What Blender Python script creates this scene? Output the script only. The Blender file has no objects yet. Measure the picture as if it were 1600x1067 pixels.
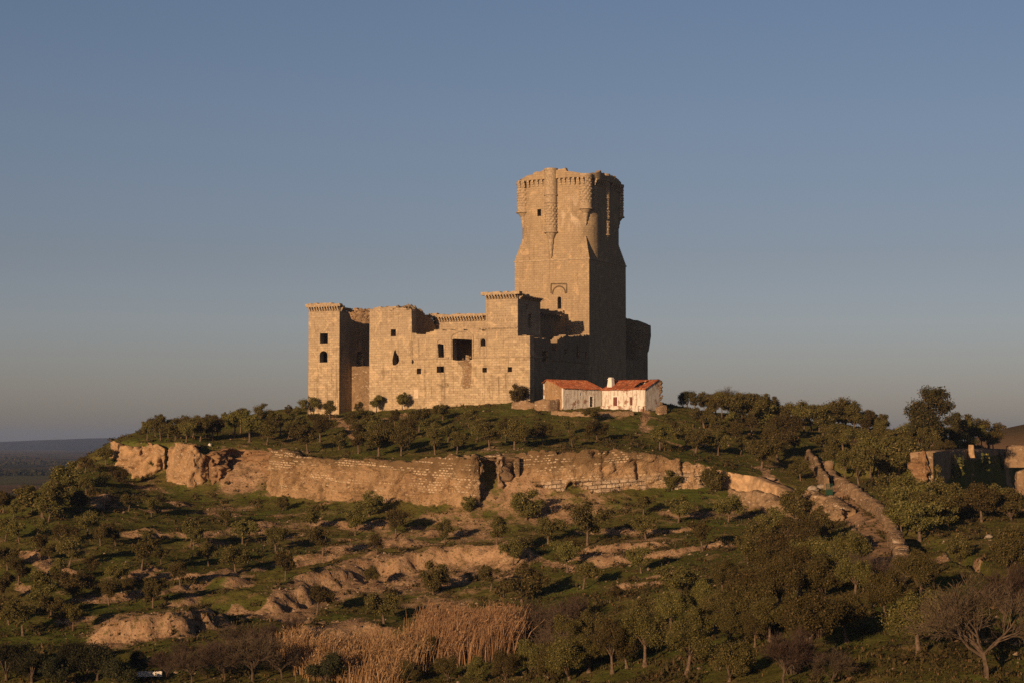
import bpy, bmesh, math, random
import numpy as np
from mathutils import Vector, Matrix
from mathutils.geometry import tessellate_polygon

scene = bpy.context.scene
COL = scene.collection
R = math.radians

# ------------------------------------------------------------------ camera, sky, sun, exposure
F = 2900.0                      # focal length in pixels of the 1600 px wide photograph
PITCH = math.atan(156.5 / F)
cam = bpy.data.cameras.new("camera")
cam.sensor_width = 36.0
cam.lens = 36.0 * F / 1600.0
cam.clip_start = 0.5
cam.clip_end = 40000.0
cam_o = bpy.data.objects.new("camera", cam)
cam_o.rotation_euler = (R(90) + PITCH, 0, 0)
COL.objects.link(cam_o)
scene.camera = cam_o

SUN_AZ = R(28.0)                # horizontal heading of the light, from +Y toward +X
SUN_EL = R(11.0)
world = bpy.data.worlds.new("World")
scene.world = world
world.use_nodes = True
wt = world.node_tree
sky = wt.nodes.new('ShaderNodeTexSky')
sky.sky_type = 'NISHITA'
sky.sun_disc = False
sky.sun_elevation = SUN_EL
sky.sun_rotation = SUN_AZ + math.pi
sky.altitude = 500
sky.air_density = 1.0
sky.dust_density = 1.0
sky.ozone_density = 1.6
wgeo = wt.nodes.new('ShaderNodeTexCoord')
wsep = wt.nodes.new('ShaderNodeSeparateXYZ')
wt.links.new(wgeo.outputs['Generated'], wsep.inputs[0])
wramp = wt.nodes.new('ShaderNodeValToRGB')       # colour cast of the dusty evening air, by elevation
cr = wramp.color_ramp
SKYTINT = [(0.0, (.64, .60, .78)), (0.024, (.68, .62, .83)), (0.065, (.755, .675, .85)), (0.10, (.735, .635, .75)), (0.167, (.79, .70, .79)), (0.235, (.79, .725, .82)), (0.31, (.50, .48, .56)), (0.5, (.21, .20, .24))]
cr.elements[0].position = SKYTINT[0][0]; cr.elements[0].color = (*SKYTINT[0][1], 1)
cr.elements[1].position = SKYTINT[-1][0]; cr.elements[1].color = (*SKYTINT[-1][1], 1)
for p_, c_ in SKYTINT[1:-1]:
    e_ = cr.elements.new(p_); e_.color = (*c_, 1)
wt.links.new(wsep.outputs['Z'], wramp.inputs[0])
wmul = wt.nodes.new('ShaderNodeMix'); wmul.data_type = 'RGBA'; wmul.blend_type = 'MULTIPLY'
wmul.inputs['Factor'].default_value = 1.0
wt.links.new(sky.outputs[0], wmul.inputs['A'])
wt.links.new(wramp.outputs[0], wmul.inputs['B'])
wbg = wt.nodes['Background']
wbg.inputs[1].default_value = 0.080
wt.links.new(wmul.outputs['Result'], wbg.inputs[0])

sun = bpy.data.lights.new("sun", 'SUN')
sun.energy = 4.9
sun.angle = R(0.55)
sun.color = (1.0, 0.645, 0.36)
sun_o = bpy.data.objects.new("sun", sun)
sun_d = Vector((math.sin(SUN_AZ) * math.cos(SUN_EL), math.cos(SUN_AZ) * math.cos(SUN_EL), -math.sin(SUN_EL)))
sun_o.rotation_euler = sun_d.to_track_quat('-Z', 'Y').to_euler()
sun_o.location = (-60, -60, 120)
COL.objects.link(sun_o)

vs = scene.view_settings
vs.view_transform = 'Standard'
vs.look = 'None'
vs.exposure = 0.0
vs.gamma = 1.0
vs.use_curve_mapping = False
scene.render.engine = 'CYCLES'
scene.cycles.use_denoising = False
scene.cycles.use_adaptive_sampling = False
scene.cycles.max_bounces = 6
scene.cycles.sample_clamp_indirect = 2.0
scene.cycles.volume_bounces = 1
scene.cycles.transparent_max_bounces = 8

# ------------------------------------------------------------------ pixel rays and noise
CP, SP = math.cos(PITCH), math.sin(PITCH)
def ray(px, py):
    x = (px - 800.0) / F
    y = (533.5 - py) / F
    d = Vector((x, CP - y * SP, SP + y * CP))
    return d / d.y                       # unit forward distance
def at(px, py, Y):
    return ray(px, py) * Y

def _hash(ix, iy, iz, seed):
    n = (ix * 374761393 + iy * 668265263 + iz * 2147483647 + seed * 1274126177) & 0xffffffff
    n = ((n ^ (n >> 13)) * 1274126177) & 0xffffffff
    n = ((n ^ (n >> 16)) * 2246822519) & 0xffffffff
    return ((n ^ (n >> 15)) & 0xffff).astype(np.float64) / 32767.5 - 1.0
def vnoise(x, y, z, seed=0):
    x, y, z = np.broadcast_arrays(np.asarray(x, float), np.asarray(y, float), np.asarray(z, float))
    ix, iy, iz = np.floor(x).astype(np.int64), np.floor(y).astype(np.int64), np.floor(z).astype(np.int64)
    fx, fy, fz = x - ix, y - iy, z - iz
    fx, fy, fz = fx*fx*(3-2*fx), fy*fy*(3-2*fy), fz*fz*(3-2*fz)
    def h(a, b, c): return _hash(ix + a, iy + b, iz + c, seed)
    x00 = h(0,0,0)*(1-fx) + h(1,0,0)*fx
    x10 = h(0,1,0)*(1-fx) + h(1,1,0)*fx
    x01 = h(0,0,1)*(1-fx) + h(1,0,1)*fx
    x11 = h(0,1,1)*(1-fx) + h(1,1,1)*fx
    return (x00*(1-fy) + x10*fy)*(1-fz) + (x01*(1-fy) + x11*fy)*fz
def fbm(x, y, z=0.0, octaves=4, seed=0):
    s, a, t = 0.0, 1.0, 0.0
    for o in range(octaves):
        s = s + a * vnoise(np.asarray(x)*2**o, np.asarray(y)*2**o, np.asarray(z)*2**o, seed + 17*o)
        t += a; a *= 0.5
    return s / t
def sstep(a, b, x):
    t = np.clip((x - a) / (b - a), 0, 1)
    return t*t*(3 - 2*t)

# ------------------------------------------------------------------ materials
class NT:
    def __init__(self, name):
        self.m = bpy.data.materials.new(name); self.m.use_nodes = True
        self.t = self.m.node_tree; self.b = self.t.nodes['Principled BSDF']
        self.b.inputs['Roughness'].default_value = 0.9
        self.b.inputs['Specular IOR Level'].default_value = 0.05
    def n(self, kind, **kw):
        nd = self.t.nodes.new('ShaderNode' + kind)
        for k, v in kw.items(): setattr(nd, k, v)
        return nd
    def l(self, a, b): self.t.links.new(a, b)
    def val(self, sock, v):
        if hasattr(v, 'is_output'): self.l(v, sock)
        else: sock.default_value = v
    def math(self, op, a, b=None, clamp=False):
        nd = self.n('Math', operation=op, use_clamp=clamp)
        self.val(nd.inputs[0], a)
        if b is not None: self.val(nd.inputs[1], b)
        return nd.outputs[0]
    def mix(self, f, a, b, mode='MIX'):
        nd = self.n('Mix', data_type='RGBA', blend_type=mode)
        self.val(nd.inputs['Factor'], f)
        for s, v in ((nd.inputs['A'], a), (nd.inputs['B'], b)):
            if hasattr(v, 'is_output'): self.l(v, s)
            else: s.default_value = (*v, 1) if len(v) == 3 else v
        return nd.outputs['Result']
    def mapr(self, v, a, b, c=0.0, d=1.0, smooth=False):
        nd = self.n('MapRange', interpolation_type='SMOOTHSTEP' if smooth else 'LINEAR')
        self.val(nd.inputs[0], v)
        for i, x in enumerate((a, b, c, d)): nd.inputs[i+1].default_value = x
        return nd.outputs[0]
    def noise(self, vec, scale, detail=4, rough=.55, dist=0.0):
        nd = self.n('TexNoise')
        if vec is not None: self.l(vec, nd.inputs['Vector'])
        nd.inputs['Scale'].default_value = scale; nd.inputs['Detail'].default_value = detail
        nd.inputs['Roughness'].default_value = rough; nd.inputs['Distortion'].default_value = dist
        return nd.outputs['Fac']
    def voro(self, vec, scale, feature='F1', out='Distance', rnd=1.0):
        nd = self.n('TexVoronoi', feature=feature)
        self.l(vec, nd.inputs['Vector']); nd.inputs['Scale'].default_value = scale
        nd.inputs['Randomness'].default_value = rnd
        return nd.outputs[out]
    def coord(self, o='Object'): return self.n('TexCoord').outputs[o]
    def scaled(self, vec, s):
        nd = self.n('Mapping'); self.l(vec, nd.inputs[0]); nd.inputs['Scale'].default_value = s
        return nd.outputs[0]
    def bump(self, h, strength=.5, dist=.05):
        nd = self.n('Bump'); self.val(nd.inputs['Height'], h)
        nd.inputs['Strength'].default_value = strength; nd.inputs['Distance'].default_value = dist
        self.l(nd.outputs[0], self.b.inputs['Normal'])
    def col(self, c):
        if hasattr(c, 'is_output'): self.l(c, self.b.inputs['Base Color'])
        else: self.b.inputs['Base Color'].default_value = (*c, 1)
        return self.m

def wall_vec(t):
    """(x+y, z): runs along axis-aligned walls in their own frame"""
    s = t.n('SeparateXYZ'); t.l(t.coord(), s.inputs[0])
    c = t.n('CombineXYZ')
    t.l(t.math('ADD', s.outputs[0], s.outputs[1]), c.inputs[0]); t.l(s.outputs[2], c.inputs[1])
    return c.outputs[0], s.outputs[2]

def mat_ashlar(name, c1, c2, dark, bw=1.05, bh=.50, rough_mask=.0, pale=None):
    t = NT(name); v, z = wall_vec(t)
    nz = t.n('TexNoise'); t.l(v, nz.inputs['Vector']); nz.inputs['Scale'].default_value = 1.3
    wob = t.n('VectorMath', operation='MULTIPLY_ADD')
    t.l(nz.outputs['Color'], wob.inputs[0]); wob.inputs[1].default_value = (.16, .10, 0); t.l(v, wob.inputs[2])
    br = t.n('TexBrick'); t.l(wob.outputs[0], br.inputs['Vector'])
    br.inputs['Scale'].default_value = 1.0
    br.inputs['Brick Width'].default_value = bw; br.inputs['Row Height'].default_value = bh
    br.inputs['Mortar Size'].default_value = .035; br.inputs['Mortar Smooth'].default_value = .6
    br.inputs['Bias'].default_value = 0.0
    br.inputs['Color1'].default_value = (*c1, 1); br.inputs['Color2'].default_value = (*c2, 1)
    br.inputs['Mortar'].default_value = tuple(.80 * a for a in c2) + (1,)
    o = t.coord()
    big = t.noise(o, .16, 5, .6)
    mid = t.noise(o, 1.1, 6, .65)
    strk = t.noise(t.scaled(o, (1.3, 1.3, .11)), 1.0, 6, .65)
    c = t.mix(t.mapr(big, .45, .72), br.outputs['Color'], tuple(a*b for a, b in zip(c1, (.88, .86, .80))), 'MIX')
    c = t.mix(t.math('MULTIPLY', t.mapr(mid, .50, .72), .80), c, dark)
    c = t.mix(t.math('MULTIPLY', t.mapr(strk, .53, .68), .75), c, tuple(a*.85 for a in dark))
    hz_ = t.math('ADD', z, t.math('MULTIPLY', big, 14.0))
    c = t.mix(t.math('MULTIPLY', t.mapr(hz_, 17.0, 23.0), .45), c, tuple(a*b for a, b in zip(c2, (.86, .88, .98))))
    patch = t.noise(o, .45, 5, .7, 1.0)
    c = t.mix(t.math('MULTIPLY', t.mapr(patch, .54, .64), .60), c, tuple(min(1, a*b) for a, b in zip(c1, (1.22, 1.16, 1.08))))
    fine = t.noise(o, 5.0, 3, .6)
    c = t.mix(t.math('MULTIPLY', t.mapr(fine, .60, .74), .55), c, tuple(.55*a for a in c2))
    if pale:
        vo = t.n('VectorMath', operation='DISTANCE'); t.l(o, vo.inputs[0]); vo.inputs[1].default_value = pale
        pm = t.math('MULTIPLY', t.mapr(vo.outputs['Value'], 1.0, 5.5, 1, 0), t.mapr(t.noise(t.scaled(o, (1, 1, .35)), 1.2, 5), .50, .60))
        c = t.mix(t.math('MULTIPLY', pm, .5), c, (.66, .55, .42))
    t.b.inputs['Roughness'].default_value = .95
    h = t.math('ADD', t.math('MULTIPLY', br.outputs['Fac'], -.3), t.math('MULTIPLY', mid, 1.1))
    t.bump(h, .8, .12)
    return t.col(c)

def mat_rubble(name, c1, c2, joint, scale=1.5, speck=(.62, .52, .40), speck_amt=.5):
    t = NT(name); o = t.coord()
    nz = t.n('TexNoise'); t.l(o, nz.inputs['Vector']); nz.inputs['Scale'].default_value = 1.2; nz.inputs['Detail'].default_value = 4
    wob = t.n('VectorMath', operation='MULTIPLY_ADD')
    t.l(nz.outputs['Color'], wob.inputs[0]); wob.inputs[1].default_value = (.9, .9, .5); t.l(o, wob.inputs[2])
    sc = t.scaled(wob.outputs[0], (1, 1, 1.9))
    vc = t.n('TexVoronoi', feature='F1'); t.l(sc, vc.inputs['Vector']); vc.inputs['Scale'].default_value = scale
    ve = t.voro(sc, scale, 'DISTANCE_TO_EDGE')
    sp = t.n('SeparateColor'); t.l(vc.outputs['Color'], sp.inputs[0])
    big = t.noise(o, .20, 5, .6)
    # lime mortar and earth still cover the stones in patches
    cover = t.mapr(t.noise(o, .38, 6, .68), .46, .58)
    bare = t.math('SUBTRACT', 1.0, t.math('MULTIPLY', cover, .85))
    c = t.mix(t.math('ADD', t.math('MULTIPLY', t.math('SUBTRACT', sp.outputs[0], .5), bare), .5), c1, c2)
    c = t.mix(t.mapr(big, .42, .64), c, tuple(.70*a for a in c1))
    c = t.mix(t.math('MULTIPLY', t.math('MULTIPLY', t.mapr(sp.outputs[1], .82, .88), bare), speck_amt), c, speck)
    c = t.mix(t.math('MULTIPLY', t.mapr(ve, .0, .09, .55, 0), bare), c, joint)
    mid = t.noise(o, 1.3, 7, .72)
    c = t.mix(t.math('MULTIPLY', t.mapr(mid, .54, .68), .65), c, joint)
    c = t.mix(t.math('MULTIPLY', t.mapr(t.noise(t.scaled(o, (1, 1, .2)), .8, 5, .65), .54, .68), .45), c, tuple(.6*a for a in c2))
    t.bump(t.math('ADD', t.math('MULTIPLY', t.mapr(ve, 0, .18), t.math('MULTIPLY', bare, .6)), mid), .7, .15)
    return t.col(c)

def mat_masonry(name, blocks=True, dark=1.0):
    t = NT(name); uv = t.coord('UV'); o = t.coord()
    nz = t.n('TexNoise'); t.l(o, nz.inputs['Vector']); nz.inputs['Scale'].default_value = 1.0
    wob = t.n('VectorMath', operation='MULTIPLY_ADD')
    t.l(nz.outputs['Color'], wob.inputs[0]); wob.inputs[1].default_value = (.5, .30, 0); t.l(uv, wob.inputs[2])
    def br(w, h, m):
        b = t.n('TexBrick'); t.l(wob.outputs[0], b.inputs['Vector']); b.inputs['Scale'].default_value = 1
        b.inputs['Brick Width'].default_value = w; b.inputs['Row Height'].default_value = h
        b.inputs['Mortar Size'].default_value = m; b.inputs['Mortar Smooth'].default_value = .2
        b.inputs['Color1'].default_value = (0, 0, 0, 1); b.inputs['Color2'].default_value = (1, 1, 1, 1)
        b.inputs['Mortar'].default_value = (0, 0, 0, 1)
        return b
    s = t.n('SeparateXYZ'); t.l(uv, s.inputs[0]); hgt = s.outputs[1]
    wave = t.math('ADD', hgt, t.math('MULTIPLY', t.noise(o, .10, 4), 5.0))
    # rubble ground: small stones in earth
    vc = t.n('TexVoronoi', feature='F1'); t.l(t.scaled(o, (1, 1, 1.7)), vc.inputs['Vector']); vc.inputs['Scale'].default_value = 2.0
    ve = t.voro(t.scaled(o, (1, 1, 1.7)), 2.0, 'DISTANCE_TO_EDGE')
    sp = t.n('SeparateColor'); t.l(vc.outputs['Color'], sp.inputs[0])
    c = t.mix(t.mapr(t.noise(o, .3, 6, .65), .35, .65), tuple(dark*a for a in (.25, .16, .085)), tuple(dark*a for a in (.42, .285, .16)))
    vm = t.mapr(t.noise(o, .30, 5, .65), .46, .60)
    c = t.mix(t.math('MULTIPLY', t.math('MULTIPLY', t.mapr(sp.outputs[0], .5, 1.0), vm), .45), c, (.44, .31, .19))
    c = t.mix(t.math('MULTIPLY', t.math('MULTIPLY', t.mapr(ve, .0, .14, 1, 0), vm), .30), c, (.12, .075, .04))
    smooth_ = t.mapr(t.noise(o, .14, 4, .55), .50, .58)
    c = t.mix(t.math('MULTIPLY', smooth_, .7), c, (.39, .258, .145))
    c = t.mix(t.math('MULTIPLY', t.mapr(t.noise(o, 1.1, 8, .78), .52, .63), .85), c, (.10, .064, .036))
    c = t.mix(t.math('MULTIPLY', t.mapr(t.noise(t.scaled(o, (1, 1, .45)), .30, 6, .68), .50, .60), .6), c, (.155, .095, .052))
    c = t.mix(t.math('MULTIPLY', t.mapr(t.noise(o, .40, 5, .62), .54, .68), .5), c, (.12, .09, .046))
    # brownish turf hanging over the top
    tp = t.mapr(t.math('ADD', hgt, t.math('MULTIPLY', t.noise(o, .5, 5, .65), 6.0)), 9.2, 11.0)
    c = t.mix(t.math('MULTIPLY', tp, .8), c, (.135, .09, .045))
    # level courses of small pale stones
    b2 = br(.62, .40, .09)
    rs = t.n('SeparateColor'); t.l(b2.outputs['Color'], rs.inputs[0])
    rown = t.noise(t.scaled(uv, (.06, 1.15, 1)), 1.0, 1, .5)
    m2 = t.math('MULTIPLY', t.math('SUBTRACT', 1.0, b2.outputs['Fac']), t.math('MULTIPLY', t.mapr(rs.outputs[0], .30, .42), t.mapr(rown, .47, .52)))
    m2 = t.math('MULTIPLY', m2, t.mapr(t.noise(o, .25, 4, .6), .42, .50))
    m2 = t.math('MULTIPLY', m2, t.mapr(wave, 4.6, 5.6))
    c = t.mix(t.math('MULTIPLY', m2, .9), c, (.54, .42, .285))
    hb = m2
    if blocks:
        b1 = br(1.5, .66, .07)
        low = t.math('MULTIPLY', t.mapr(wave, 6.6, 7.4, 1, 0), t.mapr(t.noise(o, .35, 4, .6), .40, .46))
        m1 = t.math('MULTIPLY', t.math('SUBTRACT', 1.0, b1.outputs['Fac']), low)
        blk = t.mix(b1.outputs['Color'], (.33, .25, .175), (.52, .41, .29))
        blk = t.mix(t.math('MULTIPLY', t.mapr(t.noise(o, 1.6, 5, .7), .5, .7), .6), blk, (.16, .115, .075))
        c = t.mix(m1, c, blk)
        c = t.mix(t.math('MULTIPLY', b1.outputs['Fac'], t.math('MULTIPLY', low, .8)), c, (.065, .045, .028))
        hb = t.math('ADD', m1, m2)
    t.bump(t.math('ADD', t.math('ADD', t.math('MULTIPLY', hb, .8), t.math('MULTIPLY', t.mapr(ve, 0, .25), .4)), t.noise(o, 2.5, 6, .7)), .8, .2)
    return t.col(c)

def mat_plain(name, c, var=.25, scale=3.0, rough=.9):
    t = NT(name); o = t.coord()
    f = t.noise(o, scale, 5, .6)
    t.b.inputs['Roughness'].default_value = rough
    t.bump(f, .4, .03)
    return t.col(t.mix(t.mapr(f, .35, .65), tuple(a*(1-var) for a in c), tuple(min(1, a*(1+var)) for a in c)))

def mat_leaf(name, c1, c2, c3, trans=.18):
    t = NT(name)
    g = t.n('NewGeometry'); oi = t.n('ObjectInfo')
    rr = g.outputs['Random Per Island']
    c = t.mix(rr, c1, c2)
    c = t.mix(t.mapr(rr, .84, .9), c, c3)
    hsv = t.n('HueSaturation'); t.l(c, hsv.inputs['Color'])
    t.l(t.mapr(oi.outputs['Random'], 0, 1, .470, .513), hsv.inputs['Hue'])
    t.l(t.mapr(oi.outputs['Random'], 0, 1, .62, 1.30), hsv.inputs['Value'])
    t.col(hsv.outputs['Color'])
    t.b.inputs['Roughness'].default_value = .7
    tr = t.n('BsdfTranslucent'); t.l(hsv.outputs['Color'], tr.inputs[0])
    ms = t.n('MixShader'); ms.inputs[0].default_value = trans
    out = t.t.nodes['Material Output']
    t.l(t.b.outputs[0], ms.inputs[1]); t.l(tr.outputs[0], ms.inputs[2]); t.l(ms.outputs[0], out.inputs['Surface'])
    return t.m

def mat_ground():
    t = NT("hillside_ground"); o = t.coord()
    a = t.n('Attribute', attribute_name='soil'); soil = a.outputs['Fac']
    far = t.n('Attribute', attribute_name='far').outputs['Fac']
    big = t.noise(o, .05, 4, .6); mid = t.noise(o, .35, 6, .62); fine = t.noise(o, 2.2, 5, .7)
    g = t.mix(t.mapr(big, .35, .65), (.095, .105, .022), (.150, .125, .036))
    g = t.mix(t.mapr(mid, .51, .66), g, (.20, .145, .060))
    g = t.mix(t.math('MULTIPLY', t.mapr(t.noise(o, .9, 6, .75), .52, .64), .75), g, (.060, .056, .020))
    g = t.mix(t.math('MULTIPLY', t.mapr(fine, .50, .74), .7), g, (.055, .056, .017))
    g = t.mix(t.math('MULTIPLY', t.mapr(t.noise(o, .11, 5, .6), .48, .60), .6), g, t.mix(t.mapr(fine, .4, .6), (.110, .140, .026), (.072, .096, .018)))
    s = t.mix(t.mapr(t.noise(o, .6, 6, .65), .35, .65), (.30, .185, .105), (.49, .33, .20))
    s = t.mix(t.math('MULTIPLY', t.mapr(t.noise(o, 2.2, 6, .8), .50, .66), .8), s, (.11, .068, .036))
    s = t.mix(t.math('MULTIPLY', t.mapr(t.noise(o, 1.1, 6, .75), .52, .62), .75), s, (.125, .105, .038))
    m = t.math('ADD', soil, t.math('MULTIPLY', t.math('SUBTRACT', mid, .5), .9))
    m = t.math('ADD', m, t.math('MULTIPLY', t.math('SUBTRACT', fine, .5), .9))
    c = t.mix(t.mapr(m, .38, .56), g, s)
    # scattered pale stones
    vo = t.n('TexVoronoi', feature='F1'); t.l(o, vo.inputs['Vector']); vo.inputs['Scale'].default_value = .9
    sc = t.n('SeparateColor'); t.l(vo.outputs['Color'], sc.inputs[0])
    st = t.math('MULTIPLY', t.mapr(vo.outputs['Distance'], .10, .17, 1, 0), t.mapr(t.math('ADD', sc.outputs[0], t.math('MULTIPLY', soil, .18)), .88, .90))
    c = t.mix(st, c, (.33, .26, .19))
    # plain far away: scrub, ploughland, pasture
    fo = t.scaled(o, (.6, .28, 1))
    f1 = t.noise(fo, .006, 5, .6, .4); f2 = t.noise(fo, .02, 4, .6)
    fc = t.mix(t.mapr(f1, .42, .50), (.060, .058, .028), (.19, .12, .065))
    fc = t.mix(t.mapr(f1, .54, .58), fc, (.12, .115, .045))
    fc = t.mix(t.math('MULTIPLY', t.mapr(f2, .50, .62), .85), fc, (.030, .032, .016))
    c = t.mix(far, c, fc)
    t.b.inputs['Roughness'].default_value = 1.0; t.b.inputs['Specular IOR Level'].default_value = .0
    t.bump(t.math('ADD', fine, t.math('MULTIPLY', mid, 2.0)), .8, .25)
    return t.col(c)

M = {}
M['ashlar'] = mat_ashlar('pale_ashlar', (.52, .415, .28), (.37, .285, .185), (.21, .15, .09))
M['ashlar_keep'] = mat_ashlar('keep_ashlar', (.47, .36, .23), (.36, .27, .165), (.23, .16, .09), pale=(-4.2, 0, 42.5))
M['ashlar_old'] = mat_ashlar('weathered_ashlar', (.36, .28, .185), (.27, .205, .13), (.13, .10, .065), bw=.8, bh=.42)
M['carved'] = mat_plain('carved_stone', (.36, .28, .19), .3, 2.5)
M['core'] = mat_rubble('wall_core_rubble', (.36, .245, .145), (.26, .175, .105), (.12, .08, .05), 1.8)
M['rubble'] = mat_rubble('rubble_masonry', (.34, .235, .14), (.23, .155, .09), (.085, .058, .035), 2.0, speck_amt=.4)
M['bastion'] = mat_rubble('bastion_masonry', (.47, .31, .17), (.37, .235, .125), (.19, .12, .065), 2.4, speck_amt=.4)
M['masonry'] = mat_masonry('coursed_masonry', False)
M['blockwork'] = mat_masonry('large_block_masonry', True)
M['earth'] = mat_rubble('earth_bank', (.32, .195, .105), (.25, .15, .08), (.14, .09, .05), 1.6, speck_amt=.15)
M['tapia'] = mat_plain('rammed_earth', (.40, .27, .155), .38, .9)
M['ground'] = mat_ground()
M['road'] = mat_plain('dirt_track', (.36, .23, .135), .22, .7)
M['leaf'] = mat_leaf('olive_leaves', (.078, .074, .021), (.135, .114, .034), (.23, .185, .080))
M['leaf_dark'] = mat_leaf('holm_leaves', (.030, .034, .015), (.050, .048, .022), (.070, .062, .030))
M['leaf_euca'] = mat_leaf('eucalyptus_leaves', (.045, .050, .020), (.085, .070, .028), (.16, .115, .045))
M['twig'] = mat_leaf('bare_twigs', (.060, .044, .028), (.092, .064, .042), (.12, .086, .060), .0)
M['bark'] = mat_plain('olive_bark', (.135, .095, .065), .45, 4.0)
M['bark_dark'] = mat_plain('dark_bark', (.10, .072, .05), .4, 4.0)
M['reed'] = mat_leaf('dry_reed', (.32, .21, .095), (.45, .305, .145), (.56, .41, .225), .25)
M['stone'] = mat_plain('loose_stone', (.28, .205, .14), .35, 2.0)
M['stone_pale'] = mat_plain('pale_boulder', (.30, .25, .195), .25, 1.5)
M['cactus'] = mat_leaf('cactus_pads', (.06, .07, .022), (.12, .11, .035), (.26, .21, .055), .0)
M['dark'] = mat_plain('dark_interior', (.05, .04, .03), .2)
M['green'] = mat_plain('green_paint', (.012, .045, .026), .15, 2.0, .5)
M['wood'] = mat_plain('worn_red_wood', (.17, .065, .045), .3, 3.0)
M['pale'] = mat_plain('pale_blocking', (.58, .47, .34), .12, 1.5)
M['stone_dark'] = mat_plain('dark_stone', (.13, .095, .06), .35, 2.0)  # dark tone painting shade between the brackets; also colours the blind arch
M['white'] = mat_plain('whitewash_clean', (.74, .70, .64), .12, 2.0)

def mat_whitewash():
    t = NT('peeling_whitewash'); o = t.coord()
    n1 = t.noise(o, .55, 6, .68); n2 = t.noise(t.scaled(o, (2.2, 2.2, .45)), 1.0, 5, .65); n3 = t.noise(o, 3.5, 4, .7)
    c = t.mix(t.mapr(n3, .35, .7), (.74, .70, .64), (.60, .55, .48))
    c = t.mix(t.math('MULTIPLY', t.mapr(n2, .46, .64), .85), c, (.33, .26, .195))
    c = t.mix(t.mapr(t.math('ADD', n1, t.math('MULTIPLY', n3, .30)), .70, .76), c, (.30, .18, .125))
    t.bump(n1, .6, .06)
    return t.col(c)
M['whitewash'] = mat_whitewash()
def mat_tiles():
    t = NT('clay_tiles'); o = t.coord()
    v = t.n('TexVoronoi', feature='F1'); t.l(t.scaled(o, (3.6, 2.2, 2.2)), v.inputs['Vector']); v.inputs['Scale'].default_value = 1
    sp = t.n('SeparateColor'); t.l(v.outputs['Color'], sp.inputs[0])
    c = t.mix(sp.outputs[0], (.42, .125, .052), (.31, .090, .042))
    c = t.mix(t.mapr(sp.outputs[1], .72, .8), c, (.50, .22, .11))
    c = t.mix(t.math('MULTIPLY', t.mapr(t.noise(o, .8, 5, .65), .50, .66), .85), c, (.15, .075, .05))
    c = t.mix(t.math('MULTIPLY', t.mapr(t.noise(o, 4.0, 4, .7), .6, .7), .7), c, (.09, .06, .045))
    t.bump(t.noise(o, 4.0, 4), .6, .05)
    return t.col(c)
M['tiles'] = mat_tiles()

# ------------------------------------------------------------------ object helpers
def tag(o, label=None, cat=None, group=None, kind=None):
    if label: o['label'] = label
    if cat: o['category'] = cat
    if group: o['group'] = group
    if kind: o['kind'] = kind
    return o
def empty(name, loc, rz=0.0, scale=1.0):
    o = bpy.data.objects.new(name, None); COL.objects.link(o)
    o.location = loc; o.rotation_euler = (0, 0, rz); o.scale = (scale,)*3
    o.empty_display_size = .5
    return o
def link_mesh(name, me, mat, parent=None, smooth=False):
    o = bpy.data.objects.new(name, me); COL.objects.link(o)
    if mat is not None and not me.materials: me.materials.append(mat)
    if parent is not None: o.parent = parent
    if smooth: me.polygons.foreach_set('use_smooth', [True]*len(me.polygons))
    return o
class MB:
    def __init__(s): s.v = []; s.f = []
    def add(s, vs_, fs):
        b = len(s.v); s.v += [tuple(x) for x in vs_]; s.f += [tuple(b + i for i in f) for f in fs]
    def box(s, x0, x1, y0, y1, z0, z1):
        s.add([(x0,y0,z0),(x1,y0,z0),(x1,y1,z0),(x0,y1,z0),(x0,y0,z1),(x1,y0,z1),(x1,y1,z1),(x0,y1,z1)],
              [(0,3,2,1),(4,5,6,7),(0,1,5,4),(1,2,6,5),(2,3,7,6),(3,0,4,7)])
    def panel(s, frame, outer, holes, d0, d1):
        """slab with openings: outlines in the wall plane (a, z), from depth d0 to d1"""
        loops = [outer] + holes
        tri = tessellate_polygon([[Vector((a, z, 0)) for a, z in l] for l in loops])
        flat = [p for l in loops for p in l]; n = len(flat)
        vs_ = [frame(a, z, d0) for a, z in flat] + [frame(a, z, d1) for a, z in flat]
        fs = [t for t in tri] + [(a + n, c + n, b + n) for a, b, c in tri]
        b = 0
        for l in loops:
            k = len(l)
            for i in range(k):
                j = (i + 1) % k
                fs.append((b + i, b + j, b + j + n, b + i + n))
            b += k
        s.add(vs_, fs)
    def tube(s, path, radii, n=6, cap=True):
        path = [Vector(p) for p in path]; rings = []
        b0 = len(s.v)
        for i, p in enumerate(path):
            d = (path[min(i+1, len(path)-1)] - path[max(i-1, 0)])
            d = d.normalized() if d.length > 1e-9 else Vector((0, 0, 1))
            a = d.orthogonal().normalized(); bq = d.cross(a)
            s.v += [tuple(p + (a*math.cos(2*math.pi*k/n) + bq*math.sin(2*math.pi*k/n))*radii[i]) for k in range(n)]
        for i in range(len(path)-1):
            for k in range(n):
                q = (k+1) % n; a = b0 + i*n
                s.f.append((a+k, a+q, a+n+q, a+n+k))
        if cap:
            s.f.append(tuple(b0 + k for k in reversed(range(n)))); e = b0 + (len(path)-1)*n
            s.f.append(tuple(e + k for k in range(n)))
    def mesh(s, name, recalc=True):
        me = bpy.data.meshes.new(name); me.from_pydata(s.v, [], s.f)
        if recalc:
            bm = bmesh.new(); bm.from_mesh(me); bmesh.ops.recalc_face_normals(bm, faces=bm.faces); bm.to_mesh(me); bm.free()
        me.update(); return me
    def build(s, name, mat, parent=None, smooth=False, recalc=True):
        return link_mesh(name, s.mesh(name, recalc), mat, parent, smooth)
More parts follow.
